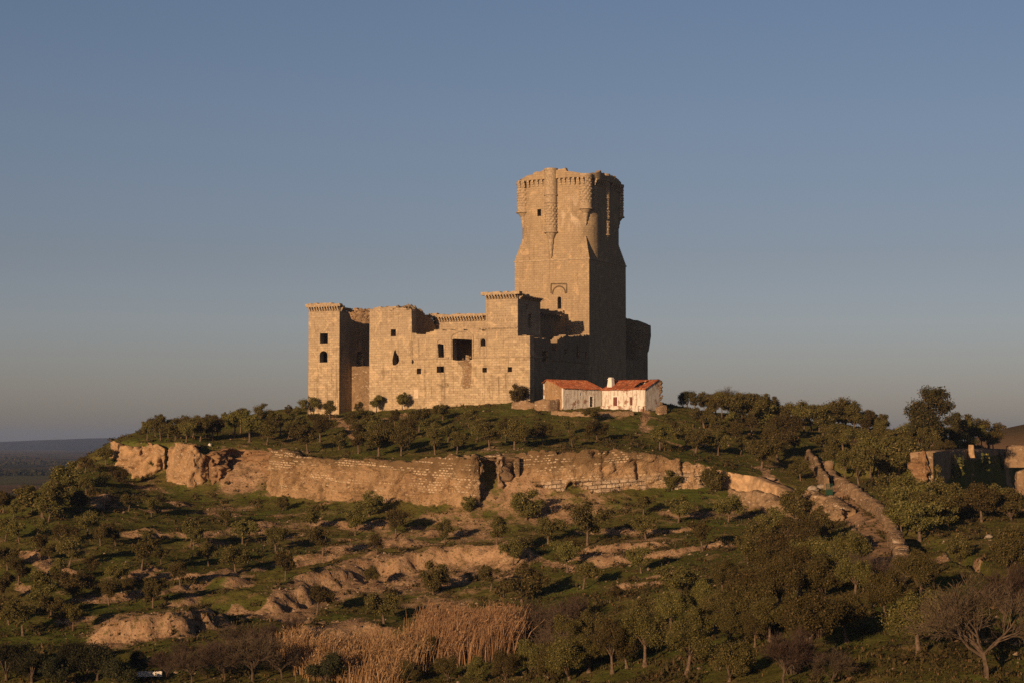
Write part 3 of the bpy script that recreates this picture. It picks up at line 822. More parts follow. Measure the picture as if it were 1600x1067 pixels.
# mouldings on the facade: string courses, blind arch frames, pale door blocking, scar
mb = MB()
ua, za = f1(730, 482); ub, zb = f1(965, 478)
mb.box(ua, ub, VF-.16, VF+.05, za-.16, za+.14)
ua, za = f1(1120, 472); ub, zb = f1(1474, 469)
mb.box(ua, uR+.12, VF-.18, VF+.05, za-.16, za+.16)
mb.box(uR-.05, uR+.16, VF-.18, VF+6.0, za-.16, za+.157)
ua, za = f1(1150, 298); ub, _ = f1(1394, 298)
for i in range(26):
    a = ua + (ub-ua)*i/26; mb.box(a, a+.22, VF-.16, VF+.05, za-.14, za+.14)
mb.box(ua, ub, VF-.22, VF+.05, za+.143, za+.30)
for r_ in (215, 240):
    for i in range(9):
        a, z = f1(1230 + i*17 + (r_ == 240)*8, r_); mb.box(a, a+.2, VF-.10, VF+.05, z-.12, z+.12)
mb.build('string_course', M['carved'], castle)
mb = MB()
def frame_strip(pts, w=.22, out=.14, v0=None, mbx=None):
    v0 = VF if v0 is None else v0
    for (a0, z0), (a1, z1) in zip(pts[:-1], pts[1:]):
        d = Vector((a1-a0, z1-z0)); l = d.length
        if l < 1e-6: continue
        d /= l; nx, nz = -d.y*w/2, d.x*w/2
        q = [(a0+nx, z0+nz), (a1+nx, z1+nz), (a1-nx, z1-nz), (a0-nx, z0-nz)]
        mbx.add([(a, v0-out, z) for a, z in q] + [(a, v0+.04, z) for a, z in q], [(0,1,2,3),(0,4,5,1),(1,5,6,2),(2,6,7,3),(3,7,4,0)])
def arch_line(fn, x0, y0, x1, y1, rise=None, seg=10):
    a0, z1 = fn(x0, y0); a1, z0 = fn(x1, y1); h = (a1-a0)/2 if rise is None else rise
    return [(a0, z0)] + [((a0+a1)/2 - (a1-a0)/2*math.cos(math.pi*k/seg), z1 - h + h*math.sin(math.pi*k/seg)) for k in range(seg+1)] + [(a1, z0)]
frame_strip(arch_line(f1, 980, 312, 1116, 480, 1.3), .28, .16, None, mb)
mb.build('window_moulding', M['carved'], castle); mb = MB()
frame_strip(arch_line(f1, 890, 362, 940, 475), .22, .14, None, mb)
mb.build('window_moulding', M['carved'], castle); mb = MB()
frame_strip(arch_line(f1, 1158, 352, 1200, 470), .22, .14, None, mb)
mb.build('window_moulding', M['carved'], castle); mb = MB()
frame_strip([f1(*p) for p in ((735,475),(735,402),(777,402),(777,475))], .22, .14, None, mb)
frame_strip([f1(*p) for p in ((735,395),(735,372),(775,372),(775,395))], .16, .12, None, mb)
mb.build('blind_panel', M['carved'], castle); mb = MB()
frame_strip([f1(*p) for p in ((160,322),(190,288),(210,322))], .16, .08, None, mb)
mb.build('window_hood', M['carved'], castle)
mb = MB(); mb.panel(front(VF-.05), rect(f1, 747, 672, 775, 728), [], 0, .06)
mb.build('blocked_doorway', M['pale'], castle)
scar = [f1(*p) for p in ((1045,655),(1052,600),(1056,545),(1040,520),(1020,500),(1068,492),(1074,462),(1090,466),(1096,492),(1108,520),(1104,600),(1098,660),(1070,668))]
mb = MB()
mb.panel(front(VF-.07), scar[::-1], [], 0, .08)
for i in range(60):
    zx, zy = rng.uniform(1050, 1102), rng.uniform(470, 660); a, z = f1(zx, zy); r_ = rng.uniform(.15, .3)
    rubble_heap(mb, [(a, VF-.05, z, r_, .14, r_*.7)], None, rng)
crk = [f1(*p) for p in ((1022,498),(1040,512),(1056,530),(1060,560),(1056,600),(1048,630),(1046,655))]
mb.build('wall_breach', M['core'], castle)
mb = MB()
frame_strip(crk, .55, .085, None, mb)
mb.build('crack', M['ashlar_old'], castle); mb = MB()
frame_strip([f1(*p) for p in ((888,640),(912,646),(925,655),(950,655))], .3, .02, None, mb)
frame_strip([f1(*p) for p in ((940,642),(958,634),(966,648),(950,656))], .5, .02, None, mb)
mb.build('stone_scar', M['ashlar_old'], castle)

# ---- left corner tower with its long flank
ll, lr = f1(88, 400)[0], f1(281, 400)[0]
zl0, zl1, zl2 = f1(185, 186)[1], f1(185, 160)[1], f1(185, 138)[1]
DL = 21.0
mb = MB()
mb.panel(front(VF), [(ll, ZG), (lr, ZG), (lr, zl1+.2), (ll, zl1+.2)], [rect(f1, 160, 324, 209, 386), arch(f1, 158, 432, 206, 504, 8, .8)], 0, 1.6)
side_top = [sid(460+x/4, 440+y/4, lr) for x, y in ((287,170),(320,180),(345,200),(356,236),(390,252),(436,264),(470,262))]
win = [sid(460+x/4, 440+y/4, lr) for x, y in ((390,522),(388,470),(398,440),(412,432),(424,450),(430,490),(428,522))]
prof = [(VF+1.6, ZG)] + [(VF+DL, ZG), (VF+DL, side_top[-1][1])] + [(v, z) for v, z in reversed(side_top) if VF+1.6 < v < VF+DL] + [(VF+1.6, zl1+.1)]
mb.panel(right(lr - .003), prof, [win], 0, 1.4)
mb.panel(lambda a, z, d: (ll + .003 + d, a, z), [(VF+1.6, ZG), (VF+DL, ZG), (VF+DL, zl0-2), (VF+1.6, zl0+.3)], [], 0, 1.4)
mb.box(ll+1.4, lr-1.4, VF+DL-1.2, VF+DL-.01, ZG, zl0-5)
mb.box(ll+1.4, lr-1.4, VF+1.6, VF+5.0, zl0-1.2, zl0-.6)
mb.box(ll+1.4, lr-1.4, VF+1.6, VF+DL-1.2, f1(185, 412)[1]-.3, f1(185, 412)[1])
mb.build('corner_tower', M['ashlar'], castle)
mb = MB()
corbels(mb, ll, lr, lambda a, d, z: (a, VF-d, z), zl0, zl1, 12, .30, .58)
corbels(mb, VF+.2, VF+4.6, lambda a, d, z: (lr+d, a, z), zl0-.15, zl1-.15, 5, .38, .6)
mb.panel(front(VF-.60), ([(ll-.50, zl1+.003)] + rag([(ll-.50, zl2), (lr-1.5, zl2), (lr+.5, zl2-.5)], .7, .14, .12) + [(lr+.5, zl1+.003)])[::-1], [], 0, 1.2)
mb.panel(right(lr+.55), ([(VF+.55, zl1-.3)] + rag([(VF+.55, zl2-.5), (VF+3, zl2-1.0), (VF+5, zl2-1.2)], .7, .35, .12) + [(VF+5, zl1-.8)])[::-1], [], 0, 1.1)
mb.build('corner_tower_parapet', M['carved'], castle)
mb = MB(); mb.box(ll+.02, lr-.02, VF-.05, VF+.05, zl0, zl1+.004); mb.build('slot_shade_band', M['stone_dark'], castle)  # painted shade for the slots between the corner tower brackets
# gap between the two towers: low screen wall, and the broken far wall
VR = VF + 4.9
za = f1(410, 528, VR)[1]
mb = MB(); mb.panel(front(VR), ([(lr+.01, ZG)] + rag([(lr+.01, za), (u468-.01, za)], 1.1, .06, .05) + [(u468-.01, ZG)])[::-1], [], 0, 1.2)
mb.build('screen_wall', M['rubble'], castle)
VV = VF + 22.5
fr = [f1(x, y, VV) for x, y in ((330,190),(356,178),(372,172),(420,174),(470,176),(520,176))]
mb = MB()
mb.panel(front(VV), ([(fr[0][0], ZG)] + rag(fr, .8, .4, .3) + [(fr[-1][0], ZG)])[::-1], [], 0, 1.5)
for i in range(50):
    zx = rng.uniform(345, 470); zy = rng.uniform(176, 260); a, z = f1(zx, zy, VV)
    r_ = rng.uniform(.3, .8); rubble_heap(mb, [(a, VV-.1, z, r_, .5, r_*.8)], None, rng)
mb.build('ruined_cross_wall', M['core'], castle)

# ---- right flank from the facade to the keep, and the wall that runs on above it
vk = 0.0
def s3(x, y, u=0.0): return sid(740+x/4.85, 440+y/4.85, u)
tp_a = [s3(430, 420), s3(520, 430), s3(580, 432)]
tp_b = [s3(585, 455), s3(592, 520), s3(612, 535), s3(628, 520), s3(634, 440), s3(650, 424), s3(690, 408), s3(790, 410), s3(872, 408)]
prof = [(VF+1.9, ZG), (vk-.01, ZG), (vk-.01, tp_b[-1][1])] + list(reversed([p for p in rag(tp_b, .6, .3, .2)])) + list(reversed(rag(tp_a, .8, .15, .1)))
prof = [p for p in prof]
prof = [prof[0], prof[1], prof[2]] + [p for p in prof[3:] if VF+1.9 < p[0] < vk-.05] + [(VF+1.9, tp_a[0][1])]
hl = [[s3(*q) for q in p] for p in (((520,602),(520,525),(562,525),(562,602)), ((690,550),(690,512),(706,512),(706,550)),
      ((778,578),(780,500),(788,470),(797,500),(801,578)), ((845,580),(845,530),(860,530),(860,580)))]
mb = MB(); mb.panel(right(uR-.003), prof, hl, 0, 1.6)
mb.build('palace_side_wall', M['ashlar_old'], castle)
mb = MB(); 
a0, z0 = s3(600, 590); a1, z1 = s3(878, 610)
mb.box(uR-.05, uR+.16, a0, vk-.02, z0-.16, z0+.14)
mb.build('side_string_course', M['ashlar_old'], castle)
uI = gt_r - 2.3
i_top = [sid(740+x/4.85, 440+y/4.85, uI) for x, y in ((498,212),(545,208),(600,216),(640,224),(690,232))]
i_bot = z0 - 2
mb = MB()
ig = [(VF+gd+.01, i_bot), (vk-.02, i_bot)] + list(reversed([p for p in rag(i_top, .9, .3, .2) if VF+gd < p[0] < vk-.05]))
ig = ig + [(VF+gd+.01, i_top[0][1])]
mb.panel(right(uI), ig, [], 0, 1.3)
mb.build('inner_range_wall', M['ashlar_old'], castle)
mb = MB(); corbels(mb, VF+gd+.3, vk-4, lambda a, d, z: (uI+d, a, z), i_top[2][1]-2.2, i_top[2][1]-.9, 12, .4, .6)
mb.build('inner_corbel_table', M['ashlar_old'], castle)
# rest of the enclosure, mostly hidden
mb = MB()
sK = -f2(118, 830)[0]; sV = sid(978, 480, 0.0)[0]
mb.box(ll, ll+1.8, VF+DL, 42, ZG, zl0-7)
mb.box(ll+1.8, -9.5, 40, 42, ZG, zl0-7)
mb.box(-3.9, -2.0, sV+.01, 36, ZG, zl0-9)
mb.build('rear_curtain_wall', M['ashlar_old'], castle)

# ---- keep
zle = f2(688, 800)[1]                              # ledge
keep = None
mb = MB()
kw = [arch(f3k, 637, 116, 664, 208) for f3k in [lambda x, y: fac(740+x/4.85, 440+y/4.85, 0.0)]]
mb.panel(front(0.0), [(-sK, ZG), (0, ZG), (0, zle), (-sK, zle)], kw, 0, 2.0)
mb.panel(right(-.0), [(2.0, ZG), (sV, ZG), (sV, zle), (2.0, zle)], [], 0, 2.0)
mb.panel(lambda a, z, d: (-sK + d, a, z), [(2.0, ZG), (sV, ZG), (sV, zle), (2.0, zle)], [], 0, 2.0)
mb.box(-sK+2, -2, sV-2, sV-.002, ZG, zle-.002)
mb.box(-sK+2, -2, 2.0, sV-2, zle-1.0, zle-.004)
keep = mb.build('keep_tower', M['ashlar_keep'], castle)
mb = MB()
mb.box(-sK-.16, .16, -.16, sV+.16, zle-.003, zle+.30)
mb.build('ledge', M['carved'], keep)
# upper body: rounded square
a_ = sK/2; b_ = sV/2; RC = 5.0; cx, cy = -a_, b_
def perim(off=0.0, step=.35):
    """points and outward normals round the rounded square, starting at the front right arc"""
    out = []
    for k in range(4):
        ang0 = -math.pi/2 + k*math.pi/2
        ca = Vector((math.cos(ang0+math.pi/4), math.sin(ang0+math.pi/4)))
        cc = Vector((cx + (1 if ca.x > 0 else -1)*(a_-RC), cy + (1 if ca.y > 0 else -1)*(b_-RC)))
        n_ = max(6, int(RC*math.pi/2/step))
        for i in range(n_+1):
            th = ang0 + math.pi/2*i/n_; nn = Vector((math.cos(th), math.sin(th)))
            out.append((cc + nn*(RC+off), nn, k + i/n_*.5))
        ln_ = 2*((b_ if k % 2 == 0 else a_)-RC); nn = Vector((math.cos(ang0+math.pi/2), math.sin(ang0+math.pi/2)))
        e = cc + nn*(RC+off); tdir = Vector((-nn.y, nn.x)); m_ = int(ln_/step)
        for i in range(1, m_):
            out.append((e + tdir*ln_*i/m_, nn, k + .5 + .5*i/m_))
    return out
z_cb, z_ct = f2(550, 224)[1], f2(550, 176)[1]
z_pt = f2(550, 122)[1]
PR = perim(0.0)
def ring_wall(mb, P, z0, z1f, thick, closed=True, skip=None):
    n_ = len(P); idx = []
    for i, (p, nn, s_) in enumerate(P):
        z1 = z1f(i, s_)
        q = p - nn*thick
        idx.append(len(mb.v)); mb.v += [(p.x, p.y, z0), (p.x, p.y, z1), (q.x, q.y, z1), (q.x, q.y, z0)]
    for i in range(n_):
        if skip and skip(P[i][2], P[(i+1) % n_][2]): continue
        a, b = idx[i], idx[(i+1) % n_]
        for k in range(4):
            j = (k+1) % 4; mb.f.append((a+k, b+k, b+j, a+j))
mb = MB()
flat = lambda s0, s1: (s0 >= 3.5 - 1e-6) and (s1 > 3.5 or s1 < .01)    # the front face, built as a panel
ring_wall(mb, PR, zle+.30, lambda i, s_: z_ct, 1.5, skip=flat)
fx0, fx1 = -sK + RC, -RC
mb.panel(front(0.0), [(fx0, zle+.30), (fx1, zle+.30), (fx1, z_ct), (fx0, z_ct)], [rect(f2, 289, 424, 317, 475)], 0, 1.5)
vs_ = [(p.x - nn.x*.8, p.y - nn.y*.8, z_ct-1.2) for p, nn, s_ in PR]
mb.add(vs_ + [(cx, cy, z_ct-1.2)], [(i, (i+1) % len(vs_), len(vs_)) for i in range(len(vs_))])
mb.build('keep_upper_body', M['ashlar_keep'], keep)
# stepped broaches on the four corners
hb = f2(670, 630)[1] - zle
for sx, sy in ((0, 0), (1, 0), (1, 1), (0, 1)):
    kx, ky = (0 if sx == 0 else -sK), (0 if sy == 0 else sV)
    dx, dy = (-1 if sx == 0 else 1), (1 if sy == 0 else -1)
    N_ = 12; c0 = RC*(1-1/math.sqrt(2)); mb = MB()
    for i in range(N_):
        t_ = i/N_; ext = RC*.66*(1-t_); ins = c0*t_*.92
        px_, py_ = kx + dx*ins, ky + dy*ins
        ex, ey = px_ + dx*(ext + .35), py_ + dy*(ext + .35)
        z0 = zle + .30 + hb*i/N_ + .002*i; z1 = zle + .30 + hb*(i+1)/N_ + .001
        mid_ = (kx + dx*(c0+1.2), ky + dy*(c0+1.2))
        q = [(px_, py_), (ex, py_), mid_, (px_, ey)]
        mb.add([(x, y, z0) for x, y in q] + [(x, y, z1) for x, y in q], [(0,1,2,3),(4,5,6,7),(0,1,5,4),(1,2,6,5),(2,3,7,6),(3,0,4,7)])
    mb.build('corner_broach', M['ashlar_keep'], keep)
# parapet on brackets
PO = perim(.62)
zn = [float(fbm(i*.22, 3.3, 0, 3, 9)) for i in range(len(PO))]
def ptop(i, s_):
    k = s_ % 1.0
    corner = max(0, 1 - abs(k-.25)/.30)
    base = z_pt - 1.15*corner
    if s_ > 3.75 or s_ < .0: base -= 0.0
    if 3.5 <= s_ <= 3.72: base += 0.1
    if 2.5 <= s_ < 3.5: base -= .3
    return base + .75*zn[i]*(1.0 if (i//3) % 2 else .7) - (.55 if (s_ > .5 and s_ < 1.4) else 0)
pmb = MB(); ring_wall(pmb, PO, z_ct-.25, ptop, .95)
for k in range(4):
  for half in (-1, 1):
    mb = MB(); nn = [Vector((0,-1)), Vector((1,0)), Vector((0,1)), Vector((-1,0))][k]; td = Vector((-nn.y, nn.x))
    mid_ = Vector((cx, cy)) + nn*(b_ if k % 2 == 0 else a_)
    for i in range(2, 8):
        c0_ = mid_ + td*i*half*(.98 if k % 2 else 1.1)
        corbels(mb, -.25, .25, lambda a, d, z, c0_=c0_, nn=nn, td=td: (c0_.x + td.x*a + nn.x*d, c0_.y + td.y*a + nn.y*d, z), z_cb-.3, z_ct-.26, 1, .44, .62)
    mb.build('corbel_row', M['carved'], keep)
# bartizans: scale-carved turrets on corbelled tails
def bartizan(pos, r, zs, mid):
    """zs: (tail tip, tail top, band top, scale top, ring, top) heights"""
    N_ = 40; prof = []
    tip, tt, bt, st_, rg, tp_ = zs
    for k in range(9):
        t_ = k/8; q_ = max(0, (t_-.72)/.28); prof.append((tip + (tt-tip)*t_, .12 + .42*r*t_/.9*(1-q_) + (r*.92-.12)*q_*q_ + .42*r*.8*q_*(1-q_) + (.10 if k % 2 else 0), 0))
    prof += [(tt+.02, r+.22, 0), (tt+.26, r+.22, 0), (tt+.28, r, 0), (bt, r, 0)]
    ns = max(10, int((st_-bt)/.16))
    for k in range(ns+1): prof.append((bt + .02 + (st_-bt-.04)*k/ns, r, 1))
    prof += [(st_, r+.10, 0), (st_+.15, r+.10, 0), (st_+.17, r, 0)]
    if rg: prof += [(rg-.02, r, 0), (rg, r+.20, 0), (rg+.22, r+.20, 0), (rg+.24, r+.04, 0)]
    prof += [(tp_-.5, r+.04, 0), (tp_-.48, r+.14, 0), (tp_, r+.12, 0), (tp_+.003, .05, 0)]
    mb = MB()
    for z, rr, sc in prof:
        for i in range(N_):
            th = 2*math.pi*i/N_
            if sc:
                row = (z-bt)/.58; fr_ = row % 1.0; sh = .5*(int(row) % 2)
                cellx = ((i/N_*10 + sh) % 1.0) - .5
                e = rr + .22*(1-fr_)*(1 - (abs(cellx)*2)**2*.9) - .08
            else: e = rr
            mb.v.append((pos.x + e*math.cos(th), pos.y + e*math.sin(th), z))
    for j in range(len(prof)-1):
        for i in range(N_):
            q = (i+1) % N_; mb.f.append((j*N_+i, j*N_+q, (j+1)*N_+q, (j+1)*N_+i))
    mb.f.append(tuple(range(N_)))
    mb.build('turret', M['carved'], keep)
zq = lambda y: f2(395, y)[1]
zcq = lambda y: f2(658, y, 1.5)[1]
for k in range(4):
    ang = -math.pi/4 + k*math.pi/2
    cc = Vector((cx + (1 if math.cos(ang) > 0 else -1)*(a_-RC), cy + (1 if math.sin(ang) > 0 else -1)*(b_-RC)))
    pos = cc + Vector((math.cos(ang), math.sin(ang)))*(RC+.05)
    top_ = zcq(158) - (0, .2, .5, .9)[k]
    bartizan(pos, 1.42, (zcq(545), zcq(425), zcq(375), zcq(185), None, top_), False)
    nn = [Vector((0,-1)), Vector((1,0)), Vector((0,1)), Vector((-1,0))][k]
    pos = Vector((cx, cy)) + nn*((b_ if k % 2 == 0 else a_) + (-.75 if k == 1 else .25))
    bartizan(pos, 1.40 if k != 1 else 1.15, (zq(790), zq(604), zq(566), zq(380), zq(322), zq(118 if k != 1 else 132)), True)
mb = MB()
fk = lambda x, y: f2(x, y)
frame_strip([fk(393, 1060), fk(395, 988), fk(512, 988), fk(512, 1060)], .26, .12, 0.0, mb)
frame_strip(arch_line(fk, 405, 1008, 502, 1062), .26, .12, 0.0, mb)
mb.build('blind_arch', M['stone_dark'], keep); mb = MB()
f3k = lambda x, y: fac(740+x/4.85, 440+y/4.85, 0.0)
frame_strip(arch_line(f3k, 632, 108, 669, 208), .2, .1, 0.0, mb)
mb.build('window_moulding', M['carved'], keep); mb = MB()
a, z = f3k(632, 226); b, _ = f3k(690, 226)
mb.box(a, b, -1.0, .05, z-.35, z+.1)
corbels(mb, a, b, lambda a, d, z: (a, -d, z), z-1.2, z-.353, 3, .35, .9)
mb.build('balcony', M['carved'], keep)
# loose masonry along the broken top
mb = pmb
for i in range(70):
    p, nn, s_ = PO[rng.randrange(len(PO))]; j = rng.uniform(.1, .8)
    rubble_heap(mb, [(p.x-nn.x*j, p.y-nn.y*j, z_pt - (1.3 if s_ % 1 < .5 else .5) + rng.uniform(-.4, .25), rng.uniform(.25, .55), rng.uniform(.25, .55), rng.uniform(.2, .45))], None, rng)
mb.build('keep_parapet', M['ashlar_keep'], keep)
# rear drum tower
mb = MB()
rr_ = 5.0; rc = Vector((fac(1010, 560, sV+20)[0] - 5.05, sV+20))
zr0, zr1, zr2 = fac(1000, 536, 40)[1], fac(1000, 512, 40)[1], fac(1000, 496, 40)[1]
N_ = 36
pr = [(ZG, rr_), (zr0, rr_), (zr0+.4, rr_+.25), (zr1, rr_+.75), (zr1+.05, rr_+.8), (zr2, rr_+.75), (zr2+.01, .1)]
for z, r_ in pr:
    for i in range(N_):
        th = 2*math.pi*i/N_
        zz = z + (.5*float(fbm(i*.6, 8.1, 0, 2, 4)) if z == zr2 else 0) - (2.0*max(0, math.cos(th - .4)+.1) if z > zr0 - .1 else 0)
        mb.v.append((rc.x + r_*math.cos(th), rc.y + r_*math.sin(th), zz))
for j in range(len(pr)-1):
    for i in range(N_):
        q = (i+1) % N_; mb.f.append((j*N_+i, j*N_+q, (j+1)*N_+q, (j+1)*N_+i))
mb.build('rear_tower', M['ashlar_old'], castle)

# ------------------------------------------------------------------ enclosure walls on the hillside
def ruin_wall(name, label, cat, pts, mat, thick=3.6, amp=.35, seed=1, cuts=(), step=.27, batter=.10, ragged=.5, closed_end=True, kind=None, ov=.9):
    """pts: (px, ytop, ybottom, Y). Displaced front, broken top, real thickness; cuts: (px, py, rx, ry, depth) hollows."""
    P = [(at(p, yt, Y), at(p, yb, Y), p) for p, yt, yb, Y in pts]
    d = [0.0]
    for (a, _, _), (b, _, _) in zip(P[:-1], P[1:]): d.append(d[-1] + math.hypot(b.x-a.x, b.y-a.y))
    L = d[-1]; n_ = max(4, int(L/step)); s_ = np.linspace(0, L, n_+1)
    X = np.interp(s_, d, [a.x for a, _, _ in P]); Y = np.interp(s_, d, [a.y for a, _, _ in P])
    ZT = np.interp(s_, d, [a.z for a, _, _ in P]); ZB_ = np.interp(s_, d, [b.z for _, b, _ in P])
    PX = np.interp(s_, d, [p for _, _, p in P])
    ZT = ZT + ragged*(fbm(s_*.55, seed, 0, 4, seed) - .1) + ragged*.7*_hash(np.floor(s_/.8).astype(np.int64), np.zeros(n_+1, np.int64), np.zeros(n_+1, np.int64), seed+7)*(fbm(s_*.15, 2, 0, 2, seed+8) > 0)
    ZB_ = ZB_ - ov
    tx, ty = np.gradient(X), np.gradient(Y); tl = np.hypot(tx, ty); nx, ny = -ty/tl, tx/tl        # pointing back
    m_ = max(4, int((ZT-ZB_).max()/step)); f_ = np.linspace(0, 1, m_+1)
    Z = ZB_[:, None] + (ZT-ZB_)[:, None]*f_[None, :]
    S = np.broadcast_to(s_[:, None], Z.shape)
    disp = amp*1.1*fbm(S*.22, Z*.22, seed*1.7, 3, seed+2) + amp*.9*fbm(S*.8, Z*1.1, seed, 3, seed+3) + amp*.55*fbm(S*1.9, Z*2.4, seed, 2, seed+4)
    cs = np.floor(S/.62 + .35*fbm(S*.7, Z*.7, 3, 2, seed+11)); cz = np.floor(Z/.42)
    disp = disp + amp*.42*_hash(cs.astype(np.int64), cz.astype(np.int64), cz.astype(np.int64)*0, seed+12)
    er = fbm(S*.35, Z*.5, 9, 4, seed+13)                       # fallen facing: ragged hollows, deeper low down
    disp = disp + amp*1.5*sstep(.12, .26, er + .22*np.clip(1 - (Z-ZB_[:, None]-ov)/2.6, 0, 1))
    disp = disp + batter*(Z - ZB_[:, None])
    disp = disp - .25*np.clip(1 - (Z-ZB_[:, None])/2.0, 0, 1)
    for cpx, cpy, rx, ry, dep in cuts:
        Yc = np.interp(cpx, PX, Y) if PX[0] < PX[-1] else 300
        zc_ = at(cpx, cpy, Yc).z; q = ((PX[:, None]-cpx)/rx)**2 + ((Z-zc_)/(ry*Yc/F))**2
        q = q + .35*fbm(S*.9, Z*.9, 5, 2, seed+9)
        disp = disp + dep*(1 - sstep(.55, 1.1, q))
    FX = X[:, None] + nx[:, None]*disp; FY = Y[:, None] + ny[:, None]*disp
    top = []; 
    for k in (.35, .7, 1.0):
        tz = ZT + ragged*.5*fbm(s_*.7, k*5, 0, 3, seed+6) - .25*k
        top.append(np.stack([X + nx*(disp[:, -1]*(1-k) + thick*k), Y + ny*(disp[:, -1]*(1-k) + thick*k), tz], -1))
    back = np.stack([X + nx*thick, Y + ny*thick, ZB_], -1)
    G = np.concatenate([np.stack([FX, FY, Z], -1), np.stack(top, 1), back[:, None, :]], 1)
    me = grid_mesh(name, G)
    uvl = me.uv_layers.new(name='UVMap')
    kk = s_ > .28*L; base_ = np.polyval(np.polyfit(s_[kk], ZB_[kk], 1), s_)      # courses run level, not along the eroded foot
    UV = np.zeros(G.shape[:2] + (2,)); UV[:, :m_+1, 0] = s_[:, None]; UV[:, :m_+1, 1] = Z - base_[:, None]
    UV[:, m_+1:, 0] = s_[:, None]; UV[:, m_+1:, 1] = (ZT-base_)[:, None] + 2
    li = np.empty(len(me.loops), dtype=np.int32); me.loops.foreach_get('vertex_index', li)
    uvl.data.foreach_set('uv', UV.reshape(-1, 2)[li].reshape(-1).astype(np.float32))
    bm = bmesh.new(); bm.from_mesh(me); bm.verts.ensure_lookup_table()
    w_ = G.shape[1]
    for e in (0, n_):
        ring = [bm.verts[e*w_ + k] for k in range(w_)]
        try: bm.faces.new(ring if e == 0 else ring[::-1])
        except ValueError: pass
    bmesh.ops.dissolve_degenerate(bm, dist=1e-4, edges=bm.edges[:])
    bmesh.ops.recalc_face_normals(bm, faces=bm.faces); bm.to_mesh(me); bm.free()
    o = link_mesh(name, me, mat, None, False)
    return tag(o, label, cat, None, kind)

ruin_wall('ruined_wall', 'narrow rubble stub at the far left end of the hilltop walls', 'wall', [(167,690,724,347),(173,687,726,346),(181,692,728,345)], M['bastion'], 2.0, .3, 3, ragged=.4)
ruin_wall('ruined_wall', 'undercut tan wall with two dark hollows and a bush growing in it', 'wall',
 [(179,702,740,343),(186,697,748,341),(200,699,756,339),(215,697,758,338),(232,695,756,338),(248,699,748,338),(257,700,742,338)], M['bastion'], 4.2, .55, 5,
 cuts=[(199,742,5,12,1.6),(213,750,4,8,1.4),(250,728,4,16,2.0),(232,748,12,6,1.0)], ragged=.7)
ruin_wall('bastion', 'tall pale round bastion of bare rubble left of the earth bank', 'bastion',
 [(255,700,748,336),(262,696,756,332),(275,692,764,329.5),(290,693,770,328.5),(305,697,770,328.5),(318,703,764,329.5),(328,709,758,331),(334,716,752,333)], M['bastion'], 5.0, .42, 8, batter=.14, ragged=.6)
ruin_wall('ruined_wall', 'long coursed rubble wall below the olive terrace, between the earth bank and the dark cleft', 'wall',
 [(416,705,776,324),(430,703,778,322),(445,704,782,320),(455,713,780,319),(480,714,782,317),(540,716,786,312),(600,719,792,306.5),(660,717,797,302.5),(700,714,802,300.5),(735,714,806,299),(752,713,800,299.5)], M['masonry'], 4.2, .42, 12,
 cuts=[(449,722,4,10,1.3),(476,744,3,14,1.0),(610,772,4,8,.7),(655,775,5,9,.8),(560,780,5,5,.6),(700,760,3,14,.7)], ragged=.55)
ruin_wall('wall_stub', 'ragged buttress standing between two black clefts in the wall', 'wall', [(753,712,800,300.5),(760,708,800,301),(768,722,790,304.5),(776,713,788,302.6),(786,710,776,303),(796,708,760,304.5)], M['rubble'], 4.2, .6, 21,
 cuts=[(768,752,9,34,2.6),(797,735,6,22,1.6)], ragged=.9)
ruin_wall('ruined_wall', 'broken wall of large pale blocks with a square gap, right of the rubble slope', 'wall',
 [(802,709,760,306),(815,706,752,305.5),(840,705,778,303.5),(860,705,792,302.5),(900,704,789,302.5),(950,705,784,303),(1000,707,779,304),(1050,714,774,304.5),(1090,722,774,305),(1112,728,772,306)], M['blockwork'], 4.2, .34, 33,
 cuts=[(892,767,7,15,2.2),(912,755,14,4,1.2),(998,736,4,14,1.2),(1070,728,5,16,1.1),(932,711,6,6,.9),(908,770,16,14,.5)], ragged=.5)
ruin_wall('retaining_wall', 'smooth tan retaining wall running down toward the track', 'wall',
 [(1112,733,770,306.5),(1140,737,771,305),(1170,743,775,303),(1200,755,782,299),(1222,767,790,295),(1240,776,800,292)], M['tapia'], 3.4, .14, 41, ragged=.15, batter=.05)
ruin_wall('rubble_wall', 'low rubble wall at the foot of the smooth tan wall', 'wall',
 [(1128,764,800,300),(1160,768,806,297),(1200,775,812,291.5),(1225,781,812,288),(1240,782,812,286)], M['rubble'], 3.0, .45, 44, ragged=.5, batter=.2)
ruin_wall('rubble_wall', 'crumbling end of the rubble wall beside the dirt track', 'wall',
 [(1240,767,800,288),(1262,769,806,284),(1285,776,812,280),(1300,785,816,277),(1314,792,820,275),(1324,797,816,275.5)], M['rubble'], 3.0, .55, 47, ragged=.6, batter=.2)

ruin_wall('earth_cliff', 'crumbling ochre earth cliff between the round bastion and the long coursed wall', 'cliff',
 [(333,718,768,328.5),(345,708,762,329),(358,703,752,331),(378,701,744,333),(395,701,744,333.3),(408,702,754,330),(421,704,772,324.5)], M['earth'], 4.0, .9, 52, ragged=.8, batter=.25,
 cuts=[(341,716,5,12,1.6),(375,716,4,8,.9)])
